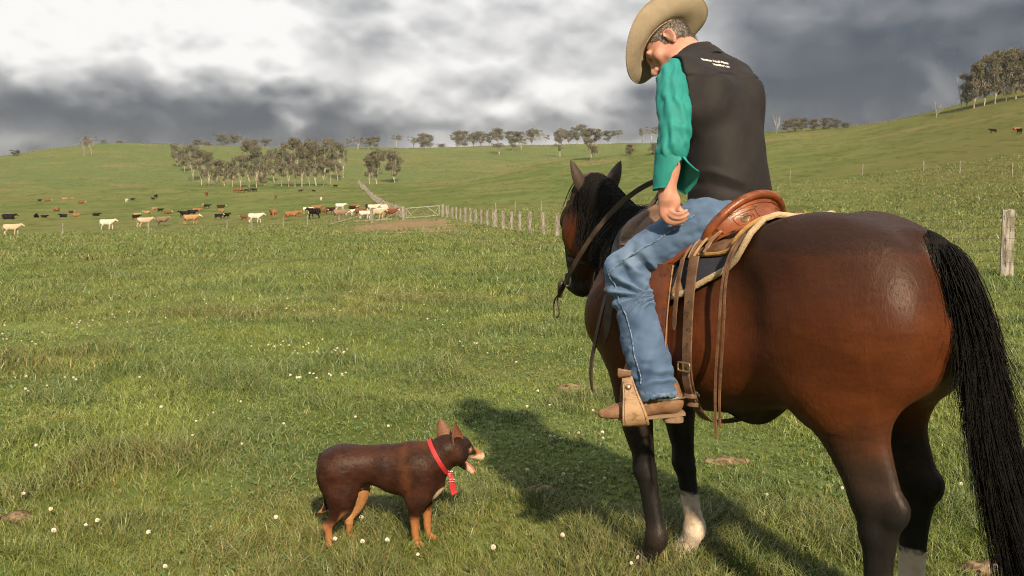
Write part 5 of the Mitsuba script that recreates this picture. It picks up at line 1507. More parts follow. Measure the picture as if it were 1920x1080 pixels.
# far hand: a fist closed on the reins
b.limb([WR[-1], WR[-1] + [.03, .03, .0]], (.029, .028), k=.012)
for k in range(4):
    c = WR[-1] + np.array([.055, .045, .030 - .020 * k])
    b.limb([c + [-.02, -.01, 0], c + [.012, -.002, 0], c + [.010, .024, 0], c + [-.014, .022, 0]], (.0105, .0105, .0098, .0085), k=.004, sub=3)
b.limb([WR[-1] + [.015, .025, .02], WR[-1] + [.04, .055, .045], WR[-1] + [.065, .062, .042]], (.013, .0115, .009), k=.008, sub=3)
# legs inside the jeans, feet inside the boots
for s in (1, -1):
    mir = np.array([1, s, 1])
    b.limb([HIP[s], KNE[s]], (.075, .055), k=.04)
    b.limb([KNE[s], ANK[s]], (.048, .026), k=.03)
body = b.mesh(.0050)
bv = np.array(body.vertices)
part(man, 'body', moved(body, HM), 'skin')
for s in (1,):
    part(man, 'eye', moved(trimesh.creation.icosphere(3, .0118), HM @ frame(fc(.0865, .033 * s, -.009), [1, 0, 0], [0, 1, 0], [0, 0, 1])), 'eye')
# finger nails
# hair: cropped, under the hat
hq = (bv - HDC) @ RM
bn = np.array(body.vertex_normals)
side = np.abs(hq[:, 1])
ear = (np.abs(hq[:, 0] + .012) < .026) & (np.abs(hq[:, 2] + .024) < .042) & (side > .070)
region = (np.linalg.norm(bv - HDC, axis=1) < .16) & (hq[:, 2] > -.062 + .9 * np.maximum(hq[:, 0] + .05, 0)) & (hq[:, 0] < .062 - .25 * side) & ~ear
region |= (np.abs(hq[:, 0] - .012) < .010) & (side > .055) & (hq[:, 2] > -.030) & (hq[:, 2] < .05)
fm = region[body.faces].all(1)
hm_ = body.submesh([np.nonzero(fm)[0]], append=True)
hv2, hn2 = np.array(hm_.vertices), np.array(hm_.vertex_normals)
hm_.vertices = hv2 + hn2 * (.0022 + .0025 * meshkit.fbm(hv2 * 160, 2, 3))[:, None]
R = np.random.default_rng(8)
pick = R.integers(0, len(hv2), 2800)
rootp = hv2[pick] + hn2[pick] * .001
down = -HDU - .55 * HDF * np.sign(.0 + 1)
dirs = hn2[pick] * .50 + (down + R.normal(0, .25, (len(pick), 3)))
dirs /= np.linalg.norm(dirs, axis=1, keepdims=True)
tt5 = np.linspace(0, 1, 4)
pt = rootp[:, None] + dirs[:, None] * (tt5 * .012)[None, :, None] + hn2[pick][:, None] * (.002 * np.sin(tt5 * 2))[None, :, None]
part(man, 'hair', moved(join([hm_, strands(pt, np.full(len(pick), .0007), np.full(len(pick), .0003))]), HM), 'grey_hair')

# hat
na, nt = 96, 14
A, Tt = np.meshgrid(np.linspace(0, 2 * np.pi, na), np.linspace(0, 1, nt), indexing='ij')


def brim(A, Tt):
    i0, i1 = np.array([.104, .085]), np.array([.210, .176])
    rf, rl = i0[0] + (i1[0] - i0[0]) * Tt, i0[1] + (i1[1] - i0[1]) * Tt
    up = .050 * Tt ** 2.2 * np.abs(np.sin(A)) ** 2.5 - .026 * Tt ** 1.4 * np.maximum(np.cos(A), 0) ** 2 - .012 * Tt * np.maximum(-np.cos(A), 0) ** 2 - .012 * Tt * (1 - Tt) * 4
    wob = .004 * np.sin(3 * A + 1) * Tt
    q = np.stack([-.006 - .012 * Tt + rf * np.cos(A), rl * np.sin(A), .046 + up + wob], -1)
    return HDC + q @ RM.T


under, upper = brim(A, Tt), brim(A, Tt) + HDU * .0045
hat_key = part(man, 'hat', moved(sheet(upper, under), HM), 'felt', smooth=60, label='wide-brimmed khaki felt hat')
edge = brim(np.linspace(0, 2 * np.pi, 120), np.ones(120)) + HDU * .002
part(hat_key, 'brim_edge', moved(tube(edge, .0034, 8, caps=False), HM), 'felt')
aa, hh = np.meshgrid(np.linspace(0, 2 * np.pi, 64), np.linspace(0, 1, 18), indexing='ij')
rr_ = np.where(hh < .6, 1 - .10 * hh / .6, .90 * np.sqrt(np.maximum(1 - (np.maximum(hh - .6, 0) / .4) ** 2.6, 0)))
cz = .046 + .115 * np.minimum(hh, .6) / .6 * 1.0 + .0 * hh
dent = .035 * np.exp(-(np.sin(aa) * rr_ * 2.4) ** 2) * np.where(hh > .6, 1 - rr_ * .5, 0)
cq = np.stack([-.006 + .106 * rr_ * np.cos(aa), .087 * rr_ * np.sin(aa), cz - dent], -1)
part(hat_key, 'crown', moved(sheet(HDC + cq @ RM.T, HDC + (cq * [.97, .97, 1] - [0, 0, .004]) @ RM.T), HM), 'felt', smooth=60)
bd = np.linspace(0, 2 * np.pi, 60)
part(hat_key, 'hat_band', moved(strap(HDC + np.stack([-.006 + .107 * np.cos(bd), .088 * np.sin(bd), .062 + 0 * bd], -1) @ RM.T, .022, .003, HDU), HM), 'dark_leather')
sw = np.stack([-.006 + .1015 * np.cos(bd), .0825 * np.sin(bd), .050 + 0 * bd], -1)
part(hat_key, 'sweat_band', moved(strap(HDC + sw @ RM.T, .030, .002, HDU), HM), 'dark_leather')

# vest
b = Body()
st = np.array([(1.475, .100, -.008, .130, .184), (1.54, .100, -.008, .136, .184), (1.62, .106, -.004, .138, .177), (1.72, .122, 0, .140, .170), (1.82, .145, 0, .145, .168), (1.90, .166, .012, .143, .164),
               (1.98, .192, .012, .126, .150), (2.015, .207, .010, .114, .136), (2.05, .222, .008, .100, .118), (2.09, .242, 0, .080, .095)])
b.loft(2, st, k=.03, power=2.15)
b.limb([(.232, 0, 2.04), (.250, .002, 2.095)], (.092, .074), k=.04)
for s in (1, -1):
    b.limb([(.250, .06 * s, 2.075), (.215, (.165 if s > 0 else .150) * s, 2.035 if s > 0 else 2.032)], (.068, .053 if s > 0 else .066), k=.05)
    b.limb([(.20, (.160 if s > 0 else .128) * s, 2.01), (.15, (.165 if s > 0 else .125) * s, 1.88)], (.058, .055), k=.09)
    b.ball((.10, .10 * s, 1.94), (.06, .07, .10), k=.06)                    # shoulder blades
for s in (1, -1):
    if s > 0:
        b.limb([SH[s] + [.01, .025 * s, .012], SH[s] * .55 + EL[s] * .45 + [0, .025 * s, 0]], (.060, .058), k=.012, op='-')   # armholes
vest = b.mesh(.0055)
trimesh.smoothing.filter_taubin(vest, lamb=.6, nu=.61, iterations=60)
vv, vn = np.array(vest.vertices), np.array(vest.vertex_normals)
fold = meshkit.fbm(np.c_[vv[:, 0] * 9, vv[:, 1] * 9, vv[:, 2] * 5 + vv[:, 1] * 4], 3, 21) - .5
creas = np.exp(-((vv[:, 2] - 1.615 - .35 * (vv[:, 1] - .05) + .05 * fold) / .016) ** 2) * ss(.02, .12, vv[:, 1]) * ss(.16, .05, vv[:, 0]) - .9 * np.exp(-((vv[:, 2] - 1.575 - .30 * (vv[:, 1] - .05) + .05 * fold) / .018) ** 2) * ss(-.02, .10, vv[:, 1])
yoke = np.exp(-((vv[:, 2] - 2.030 + .10 * np.abs(vv[:, 1])) / .0042) ** 2) * (vv[:, 0] < .2)
hemr = np.exp(-((vv[:, 2] - 1.498) / .003) ** 2)
vv = vv + vn * (.016 * fold * ss(2.05, 1.9, vv[:, 2]) + .008 * creas - .006 * yoke - .002 * hemr)[:, None]
vest_key = part(man, 'vest', moved(tri(vv, vest.faces), HM), 'charcoal_softshell', label='charcoal zip vest with white lettering on the yoke')
U, V = np.meshgrid(np.linspace(0, 1, 64), np.linspace(0, 1, 10), indexing='ij')
ca = np.radians(20 + 320 * U)
nax = unit(np.array([.066, .008, .080]))
nx = unit(np.array([.080, 0, -.066]))
ny = np.cross(nax, nx)
cr_ = .087 - .010 * V + .006 * ss(.06, 0, U) + .006 * ss(.94, 1, U)
cc_ = np.array([.246, .002, 2.078]) + nax * .0
hgt = -.012 + .066 * V * (.35 + .65 * ss(.75, -.6, np.cos(ca)))
o = cc_ + (cr_ * np.cos(ca))[..., None] * nx * 1.0 + (cr_ * np.sin(ca) * .98)[..., None] * ny + hgt[..., None] * nax
i_ = cc_ + ((cr_ - .005) * np.cos(ca))[..., None] * nx + ((cr_ - .005) * np.sin(ca) * .98)[..., None] * ny + hgt[..., None] * nax
part(vest_key, 'collar', moved(sheet(o, i_), HM), 'charcoal_softshell', smooth=60)
from scipy.interpolate import LinearNDInterpolator
bk_ = (vn[:, 0] < -.05) & (vv[:, 2] > 1.9)
back_at = LinearNDInterpolator(vv[bk_][:, 1:], np.c_[vv[bk_][:, :1], vn[bk_]])
for txt, z, y0, h in (('Resillier Kapil Klinen', 2.078, .108, .0098), ('Healthy Lore', 2.060, .066, .0098)):
    m = meshkit.text_mesh(txt, h, .001)
    v = np.array(m.vertices)
    yz = np.stack([y0 - v[:, 0], z - .06 * v[:, 0] + v[:, 1] * .9], 1)
    at = np.nan_to_num(back_at(yz), nan=.2)
    q = np.c_[at[:, :1], yz] + at[:, 1:] * (.0006 + v[:, 2:] * 1.2)
    part(man, 'lettering', moved(tri(q, m.faces), HM), 'thread', smooth=False)

# shirt sleeves
for s in (1, -1):
    b = Body()
    mid = SH[s] * .5 + EL[s] * .5
    end = EL[s] * .50 + WR[s] * .50 + np.array([0, .0, .035])
    b.limb([SH[s] + [.01, -.03 * s, .005], SH[s] + [-.002, .014 * s, -.03], mid + [0, .01 * s, 0], EL[s], end], (.062, .064, .060, .057, .057), k=.02)
    c2 = WR[s] + (WR[s] - EL[s]) * .2
    b.limb([EL[s] * .55 + WR[s] * .45, c2], (.045, .047), k=.006, op='-')
    m = b.mesh(.0048)
    v, n = np.array(m.vertices), np.array(m.vertex_normals)
    ax = unit(EL[s] - SH[s])
    lon = (v - SH[s]) @ ax
    w = meshkit.fbm(np.c_[v[:, 0] * 12, v[:, 1] * 12, v[:, 2] * 7 + v[:, 0] * 9], 3, 31) - .5
    rid = 1 - np.abs(2 * meshkit.fbm(np.c_[(v[:, 0] - v[:, 1]) * 13, lon * 4.5, v[:, 2] * 3], 2, 33) - 1)
    fold2 = .0040 * np.sin((.45 * v[:, 2] + 1.6 * (v @ WX) + .6 * (v @ WY)) * 88 + 9 * w) * ss(.35, .65, meshkit.fbm(v * 10 + 3, 2, 37) + .08)
    ring = np.sin(lon * 75 + 9 * w + 3 * v[:, 0]) * np.exp(-((lon - .30) / .07) ** 2) * .0035
    v = v + n * (.010 * w + .014 * (rid - .72) + ring + fold2)[:, None]
    part(man, 'sleeve', moved(tri(v, m.faces), HM), 'teal_cotton')
    if s > 0:                                                             # turned-back cuff, unbuttoned and flaring to the right
        U, V = np.meshgrid(np.linspace(0, 1, 80), np.linspace(0, 1, 12), indexing='ij')
        ang = np.radians(62 + 352 * U)                                      # slit towards the viewer; 0 = right in the picture, 90 = towards the viewer
        e0, e1 = ss(.16, 0, U), ss(.80, 1, U)
        flare = .058 + .006 * V + .006 * V * e0 + .050 * e1 * V ** 1.2
        rx, cy = flare * np.cos(ang), flare * np.sin(ang) * .92
        rx = rx + .022 * e1 * V ** 1.5
        zc = .135 - .125 * V + .006 * np.sin(11 * U) * V + .105 * e0 * V + .070 * e1 * V - .02 * ss(.55, .8, U) * V * (1 - e1)
        c0 = EL[1] * .28 + WR[1] * .72 + np.array([0, 0, -.062])
        base_ = c0 + (rx[..., None] * WX + cy[..., None] * WY) / HS + zc[..., None] * Z3
        wv = .006 * (meshkit.fbm(base_.reshape(-1, 3) * 40, 3, 7) - .5).reshape(U.shape)
        o = base_ + wv[..., None] * np.ones(3)
        i = c0 + ((rx * .955)[..., None] * WX + (cy * .955)[..., None] * WY) / HS + zc[..., None] * Z3 + wv[..., None]
        part(man, 'cuff', moved(sheet(o, i), HM), 'teal_cotton', smooth=60, label='unbuttoned turned-back shirt cuff')

# jeans
b = Body()
b.limb([(.095, .05, 1.450), (.095, -.05, 1.450)], (.118, .118), k=.03)
b.loft(2, [(1.42, .10, 0, .118, .170), (1.50, .10, 0, .114, .165), (1.54, .105, 0, .108, .158)], k=.05)
for s in (1, -1):
    th_ = (KNE[s] - HIP[s])
    b.limb([HIP[s] + [-.01, 0, -.01], HIP[s] + th_ * .45 + [.0, .012 * s, .006], KNE[s] + [-.012, 0, .004]], (.118, .098, .078), k=.06)
    sd = ANK[s] - KNE[s]
    b.limb([KNE[s] + [-.004, 0, 0], KNE[s] + sd * .35 + [-.012, 0, 0], KNE[s] + sd * .75 + [-.006, 0, 0], ANK[s] + [-.004, .0, .0]], (.076, .080, .080, .075), k=.03)
    b.limb([ANK[s] + sd * .02, ANK[s] + sd * .25], (.066, .068), k=.004, op='-')
    cut = ANK[s] + sd * .20
    b.ball(cut + [0, 0, -.555], .61, k=.003, op='-')
jm = b.mesh(.0058)
v, n = np.array(jm.vertices), np.array(jm.vertex_normals)
yy = np.abs(v[:, 1])
kd = np.linalg.norm(np.c_[v[:, 0], yy, v[:, 2]] - (KNE[1] + [-.07, -.01, -.05]), axis=1)
w = meshkit.fbm(v * np.array([9, 9, 14]), 3, 41) - .5
# folds fan out from behind the knee; shallow rings gather above the hem
an = np.arctan2(v[:, 2] - 1.19, v[:, 0] - .17 + .0)
knee = 2.9 * np.sin(an * 15 + 5 * w) * np.exp(-((kd - .055) / .075) ** 2)
hem_ = np.sin((v[:, 2] + .35 * v[:, 0]) * 120 + 9 * w) * np.exp(-((v[:, 2] - .89) / .05) ** 2) * (.5 + .8 * (meshkit.fbm(v * 12, 2, 43) - .2))
lap = np.sin((v[:, 0] * .8 + v[:, 2] * .5 - yy * .4) * 85 + 7 * w) * np.exp(-(np.linalg.norm(np.c_[v[:, 0] - .10, yy - .14, v[:, 2] - 1.43], axis=1) / .10) ** 2)
lng = 1 - np.abs(2 * meshkit.fbm(np.c_[v[:, 0] * 15 + v[:, 2] * 3, v[:, 1] * 15, v[:, 2] * 4], 2, 47) - 1)
d = .013 * w + .0052 * knee + .0105 * hem_ + .0045 * lap + .010 * (lng - .75) * (v[:, 2] < 1.25) + .006 * (.78 - np.abs(2 * meshkit.fbm(v * np.array([14, 14, 34]) + v[:, :1] * 9, 2, 49) - 1)) * ss(.55, .7, meshkit.fbm(v * 7, 2, 50) + .12)
d = d * np.where(v[:, 2] < 1.27, .12 + .88 * ss(.29, .37, yy), 1)
d = d * ss(.855, .90, v[:, 2]) + .15 * d
v2 = v + n * d[:, None]
fade = meshkit.fbm(v * 11, 3, 44)
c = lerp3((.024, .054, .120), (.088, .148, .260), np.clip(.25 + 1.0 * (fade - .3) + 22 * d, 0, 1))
c = lerp3(c, (.14, .205, .31), .55 * np.exp(-(np.linalg.norm(np.c_[v[:, 0] - .30, yy - .36, v[:, 2] - 1.31], axis=1) / .13) ** 2) * ss(.3, .6, fade))
hz = v[:, 2] - (ANK[1][2] + .013)
c = lerp3(c, (.20, .27, .36), .6 * np.exp(-(hz / .006) ** 2) * ss(.3, .55, meshkit.noise(v * 110, 3)))
part(man, 'jeans', moved(tri(v2, jm.faces), HM), 'denim', color=c, label='faded blue jeans')
JT = __import__('scipy.spatial', fromlist=['cKDTree']).cKDTree(v2)
for s in (1,):
    sm = spline(np.array([(.075, .205, 1.50), (.15, .29, 1.42), (.25, .385, 1.335), (.310, .415, 1.262), (.255, .43, 1.17), (.165, .46, 1.03), (.11, .475, .90), (.095, .475, .855)]), 60)
    for it in range(2):
        dd, ii = JT.query(sm)
        sm = v2[ii] * .8 + sm * .2
    sm = spline(sm[::3], 70)
    sm = push(sm, .0022, JT, v2, n)
    part(man, 'outseam', moved(tube(sm, .0026, 6), HM), 'denim_seam', label='pale stitched outer seam of the jeans')
part(man, 'belt', moved(strap(np.stack([.10 + .116 * np.cos(bd), .165 * np.sin(bd), 1.515 + 0 * bd], 1), .034, .004, Z3), HM), 'dark_leather')

# boots with heel, sole and spur
for s in (1, -1):
    mir = np.array([1, s, 1])
    f_, s_ = FD * mir, FS * mir * np.array([1, 1, 1])
    f_ = unit(f_ * [1, 1, 0])
    s_ = unit(s_ * [1, 1, 0])
    o_ = STC * mir + np.array([0, 0, .006]) - f_ * .172

    def bt(u, v_, w_):
        return o_ + f_ * u + s_ * v_ + Z3 * (w_ + .022 * (1 - np.clip(u / .2, 0, 1)))
    b = Body()
    b.limb([bt(.035, 0, .050), bt(.11, 0, .046), bt(.20, .004, .036), bt(.285, .006, .022)], (.040, .041, .040, .022), k=.02, flat=Z3, f=.92)
    b.limb([bt(.045, 0, .06), bt(.06, 0, .12), ANK[s] + [0, 0, .02]], (.043, .038, .034), k=.03)
    b.limb([bt(.07, 0, .10), bt(.15, 0, .06)], (.036, .034), k=.03)
    b.limb([bt(-.05, 0, -.03), bt(.35, 0, -.015)], (.032, .024), k=.006, op='-', flat=s_, f=3)
    m = b.mesh(.0048)
    v, n = np.array(m.vertices), np.array(m.vertex_normals)
    uu = (v - o_) @ f_
    cre = np.sin(uu * 170 + 6 * meshkit.noise(v * 30, 2)) * np.exp(-((uu - .15) / .04) ** 2) * .0016 + .004 * (meshkit.fbm(v * 28, 3, 4) - .5)
    bk = part(man, 'boot', moved(tri(v + n * cre[:, None], m.faces), HM), 'boot_leather', label='dusty tan leather boot' if s > 0 else None)
    # sole outline: points along the foot with half widths
    us = np.linspace(0, 1, 36)
    hw_ = .040 * np.maximum(np.sin(np.pi * np.clip(.10 + .90 * us, 0, 1) ** .8), 0) ** .5 * (1 - .22 * np.exp(-((us - .38) / .13) ** 2)) + .004
    ring = np.vstack([np.stack([us * .318 - .012, hw_], 1), np.stack([us[::-1] * .318 - .012, -hw_[::-1]], 1)])
    zt = .006 + 0 * ring[:, 0]
    tp = np.array([bt(a, c_, .012 + .010 * max(a - .2, 0) / .1) for a, c_ in ring])
    bp = np.array([bt(a, c_, .002 + .012 * max(a - .2, 0) / .1) for a, c_ in ring])
    k = len(ring)
    e = np.arange(k)
    f = np.vstack([np.c_[e, (e + 1) % k + k, (e + 1) % k], np.c_[e, e + k, (e + 1) % k + k]])
    h_ = k // 2
    q = np.array([[i_, i_ + 1, k - 2 - i_, k - 1 - i_] for i_ in range(h_ - 1)])
    qq = np.vstack([q[:, [0, 1, 2]], q[:, [0, 2, 3]]])
    part(bk, 'sole', moved(tri(np.vstack([bp, tp]), np.vstack([f, qq, qq[:, ::-1] + k])), HM), 'boot_sole', smooth=30)
    hb = Body()
    hb.loft(2, [(0, 0, 0, .037, .034), (.030, .002, 0, .040, .036)], k=.001, power=3.2)
    m = hb.mesh(.004)
    part(bk, 'heel', moved(m, HM @ frame(bt(.030, 0, -.022), f_, s_, Z3)), 'boot_sole', smooth=40)
    sp = spline(np.array([bt(.10, .046, .075), bt(.03, .050, .072), bt(-.012, .03, .072), bt(-.018, 0, .072), bt(-.012, -.03, .072), bt(.03, -.050, .072), bt(.10, -.046, .075)]), 40)
    part(bk, 'spur', moved(join([strap(sp, .007, .003, Z3), tube(spline(np.array([bt(-.018, 0, .072), bt(-.035, 0, .088), bt(-.055, 0, .082), bt(-.064, 0, .066)]), 10), .0045, 8)]), HM), 'steel')
    part(bk, 'spur_strap', moved(strap(spline(np.array([bt(.095, .047, .072), bt(.115, .036, .092), bt(.120, 0, .104), bt(.115, -.036, .092), bt(.095, -.047, .072)]), 24), .016, .004, unit(f_ + [0, 0, .8])), HM), 'brown_leather')
# ------------------------------------------------------------------ the dog (local axes: x forward = picture right, y away from the viewer)
DM = frame([-.64, 4.20, 0], [1, 0, 0], [0, 1, 0], [0, 0, 1])
da = math.radians(24)
DHF, DHL = np.array([math.cos(da), math.sin(da), 0]), np.array([-math.sin(da), math.cos(da), 0])
DHC = np.array([.368, .012, .444])


def dh(f, l, u):
    return DHC + f * DHF + l * DHL + u * Z3


DR = np.stack([DHF, DHL, Z3], 1)
b = Body()
st = np.array([(-.235, .355, .01, .05), (-.215, .355, .055, .078), (-.16, .372, .075, .088), (-.08, .376, .078, .090), (0, .374, .078, .092), (.08, .358, .088, .112), (.16, .348, .092, .118),
               (.23, .348, .084, .108), (.29, .330, .064, .076), (.325, .31, .02, .035)])
b.loft(0, np.c_[st[:, 0], 0 * st[:, 0], st[:, 1], st[:, 2], st[:, 3]], k=.02)
b.limb([(.20, 0, .385), (.29, .005, .405), dh(-.03, 0, -.005)], (.090, .084, .074), k=.05, flat=(0, 1, 0), f=.88)
b.ball((.245, 0, .29), (.075, .062, .085), k=.04)
b.ball(dh(.012, 0, .010), (.070, .058, .056), k=.02, rot=DR)
b.limb([dh(.05, 0, .005), dh(.108, 0, -.034), dh(.136, 0, -.046)], (.040, .027, .022), k=.02)
b.limb([dh(.015, 0, -.035), dh(.065, 0, -.085), dh(.092, 0, -.116)], (.036, .019, .0125), k=.02, flat=DHL, f=1.1)   # open lower jaw
b.ball(dh(.140, 0, -.042), (.013, .013, .011), k=.008, rot=DR)
b.limb([dh(.064, .0, -.060), dh(.120, .0, -.086)], (.013, .016), k=.010, op='-', flat=DHL, f=2.4)                       # the gape
for s in (1, -1):
    b.ball(dh(.055, .033 * s, .028), (.020, .012, .010), k=.015, rot=DR)
    b.ball(dh(.072, .036 * s, .012), .0085, k=.006, op='-')
    b.ball(dh(.02, .045 * s, -.025), (.035, .02, .03), k=.03, rot=DR)
for s, fx, fx2 in ((-1, 0.0, 0.0), (1, .045, .075)):
    y = .058 * s
    b.limb([(.225, .068 * s, .36), (.215, .075 * s, .235)], (.062, .05), k=.05, flat=(0, 1, 0), f=.6)
    b.limb([(.205 + fx * .3, y, .235), (.200 + fx, y, .14), (.200 + fx, y * .95, .095), (.206 + fx, y * .92, .035)], (.034, .022, .0175, .0155), k=.03)
    b.limb([(.208 + fx, y * .92, .020), (.232 + fx, y * .92, .014)], (.0170, .0135), k=.012)
    b.limb([(-.15, .055 * s, .345), (-.135 + fx2 * .5, .062 * s, .255)], (.088, .060), k=.06, flat=(0, 1, 0), f=.62)
    b.limb([(-.125 + fx2 * .5, .062 * s, .25), (-.155 + fx2, .060 * s, .165), (-.193 + fx2, .058 * s, .112)], (.056, .030, .0185), k=.04, flat=(0, 1, 0), f=.75)
    b.ball((-.203 + fx2, .058 * s, .105), (.013, .012, .016), k=.015)
    b.limb([(-.193 + fx2, .058 * s, .105), (-.190 + fx2, .056 * s, .035)], (.0175, .0155), k=.015)
    b.limb([(-.188 + fx2, .056 * s, .018), (-.165 + fx2, .056 * s, .013)], (.0165, .0130), k=.012)
b.limb([(-.205, .0, .385), (-.228, .0, .32), (-.212, .01, .235), (-.215, .01, .175), (-.250, .012, .148)], (.022, .018, .018, .015, .004), k=.02)
b.ball((-.055, 0, .275), (.022, .016, .014), k=.012)
dog_raw = b.mesh(.0045)
qv, qn = np.array(dog_raw.vertices), np.array(dog_raw.vertex_normals)
qv = qv + qn * (.003 * (meshkit.fbm(qv * 26, 3, 51) - .5) + .0018 * (meshkit.fbm(qv * np.array([60, 120, 90]), 2, 52) - .5) * (qv[:, 2] > .1))[:, None]


def kelpie(q):
    n = meshkit.fbm(q * 18, 3, 61)
    g = meshkit.fbm(q * np.array([90, 160, 160]), 2, 62)
    c = lerp3((.022, .0086, .0056), (.040, .0150, .0088), ss(.3, .7, n))
    c = lerp3(c, (.080, .030, .012), .75 * np.exp(-((q[:, 0] - .165 + .12 * (q[:, 2] - .35)) / .022) ** 2) * ss(.22, .30, q[:, 2]) * ss(.35, .65, n + .1))
    c = lerp3(c, (.085, .032, .013), .6 * np.exp(-np.linalg.norm((q - [.235, 0, .475]) / [.045, .08, .03], axis=1) ** 2))
    tan = (.30, .125, .048)
    hind = q[:, 0] < .05
    c = lerp3(c, tan, ss(.170, .125, q[:, 2] + .06 * (n - .5)) * (~hind))
    c = lerp3(c, tan, ss(.150, .095, q[:, 2] + .07 * (n - .5)) * hind)
    inner = hind & (q[:, 2] < .29) & (q[:, 2] > .08)
    c = lerp3(c, (.36, .18, .08), .9 * inner * ss(.015, .035, np.where(q[:, 1] > 0, .085 - q[:, 1], 0) - .0))
    c = lerp3(c, (.42, .20, .09), .8 * hind * ss(-.165, -.145, q[:, 0] - .42 * (q[:, 2] - .11)) * ss(.20, .15, q[:, 2]) * (q[:, 1] < 0))
    h = (q - DHC) @ DR
    face = q[:, 0] > .33
    c = lerp3(c, (.016, .009, .008), .9 * face * ss(.0, .035, h[:, 0]) * ss(-.06, -.03, h[:, 2]))
    c = lerp3(c, (.27, .115, .050), face * ss(.085, .105, h[:, 0] + .1 * (n - .5)) * ss(-.06, -.04, h[:, 2]))
    c = lerp3(c, (.52, .40, .29), .9 * face * ss(.055, .070, h[:, 0]) * ss(-.028, -.042, h[:, 2] + .02 * (n - .5)))
    c = lerp3(c, (.40, .26, .15), .8 * face * np.exp(-np.linalg.norm((h - [.072, -.036, .0]) / [.010, .02, .012], axis=1) ** 2))
    c = lerp3(c, (.58, .45, .33), ss(.05, .036, np.linalg.norm((q - [.315, -.02, .243]) * [1, .8, 1.3], axis=1)))
    c = lerp3(c, (.34, .22, .18), ss(.022, .012, np.linalg.norm((q - [-.055, -.01, .270]) * [.8, .7, 1], axis=1)))
    return c * (1 + .4 * (g - .5))[:, None]


scene['fur_dog'] = {'type': 'twosided', 'b': {'type': 'principled', 'base_color': {'type': 'mesh_attribute', 'name': 'vertex_color'}, 'roughness': .55, 'specular': .2}}
dog = thing('dog', 'brown and tan short-haired dog in a red collar panting and facing the horse', 'dog')
part(dog, 'body', moved(tri(qv, dog_raw.faces), DM), 'coat_dog', color=kelpie(qv))
RD = np.random.default_rng(6)
pk = RD.integers(0, len(qv), 42000)
pk = pk[(qv[pk, 0] < .40) | (RD.random(len(pk)) < .25)]
hd0, hn0 = qv[pk], qn[pk]
flow = np.array([-.85, 0, -.45]) - hn0 * (hn0 @ np.array([-.85, 0, -.45]))[:, None]
flow = flow / (np.linalg.norm(flow, axis=1, keepdims=True) + .05) + RD.normal(0, .12, hd0.shape) + hn0 * .12
hl_ = (.008 + .006 * RD.random(len(pk)))[:, None] * np.where(qv[pk, 2] < .12, .5, 1.0)[:, None]
sdv = np.cross(flow, hn0)
sdv = sdv / (np.linalg.norm(sdv, axis=1, keepdims=True) + 1e-6) * .0006
fv = np.stack([hd0 - sdv - hn0 * .001, hd0 + sdv - hn0 * .001, hd0 + flow * hl_], 1).reshape(-1, 3)
part(dog, 'fur', moved(tri(fv, np.arange(len(fv)).reshape(-1, 3)), DM), 'fur_dog', smooth=False, color=np.repeat(kelpie(hd0) * (.88 + .24 * RD.random(len(pk)))[:, None], 3, 0), kind='stuff')
scene['ear_tan'] = {'type': 'twosided', 'b': {'type': 'principled', 'base_color': proc(lambda p, n, uv: mix((.10, .042, .022), (.20, .085, .045), fbm(p.x * 120, p.y * 120, p.z * 120))), 'roughness': 0.7, 'sheen': 0.4}}
for s in (1, -1):
    o = dh(-.018 if s > 0 else .010, .044 * s, .040)
    up = unit(-.18 * DHF + DHL * .22 * s + Z3)
    fo = unit(DHF * .45 + DHL * .85 * s)
    fo = unit(fo - (fo @ up) * up)
    sd = np.cross(up, fo)
    U, V = np.meshgrid(np.linspace(0, 1, 14), np.linspace(-1, 1, 13), indexing='ij')
    w = .034 * np.sin(np.pi * np.clip(.42 + .58 * U, 0, 1)) ** 1.1 + .001
    w[-1] = .001
    fi = V * np.radians(100)
    ln_ = .103
    ctr = o + up * (U * ln_)[..., None] - fo * (.010 * U ** 2)[..., None]
    P = ctr - fo * (w * .6 * np.cos(fi))[..., None] + sd * (w * np.sin(fi))[..., None]
    part(dog, 'ear', moved(sheet(P, P + (ctr - P) * .16), DM), 'ear_tan', smooth=60)
scene['tongue_pink'] = {'type': 'principled', 'base_color': rgb(.48, .13, .13), 'roughness': 0.35}
tb = Body()
tb.limb([dh(.045, 0, -.060), dh(.080, 0, -.080), dh(.108, 0, -.118)], (.014, .0125, .010), k=.01, flat=unit(.6 * DHF + .8 * Z3), f=.42)
part(dog, 'tongue', moved(tb.mesh(.003), DM), 'tongue_pink')
nb = trimesh.creation.icosphere(3, 1.0)
nb.vertices *= [.010, .012, .009]
part(dog, 'nose', moved(nb, DM @ frame(dh(.153, 0, -.040), DHF, DHL, Z3)), 'ear_tan' if 0 else 'eye')
for s in (1, -1):
    part(dog, 'eye', moved(trimesh.creation.icosphere(2, .0075), DM @ frame(dh(.069, .0345 * s, .012), DHF, DHL, Z3)), 'eye')
QT = __import__('scipy.spatial', fromlist=['cKDTree']).cKDTree(qv)
scene['red_webbing'] = {'type': 'twosided', 'b': {'type': 'bumpmap', 'scale': .0006, 'tex': proc(lambda p, n, uv: noise(p.x * 500, p.y * 500, p.z * 500), .001), 'bsdf': {'type': 'principled', 'base_color': proc(lambda p, n, uv: mix((.30, .012, .020), (.42, .022, .030), fbm(p.x * 60, p.y * 60, p.z * 60))), 'roughness': 0.6}}}
collar = thing('dog_collar', 'red webbing collar with metal fittings and a hanging tab round the dog\'s neck', 'collar')
aa = np.linspace(0, 2 * np.pi, 64)
cax = unit((.75, .05, .42))
cx_ = unit(np.array([-.42, 0, .75]))
cy_ = np.cross(cax, cx_)
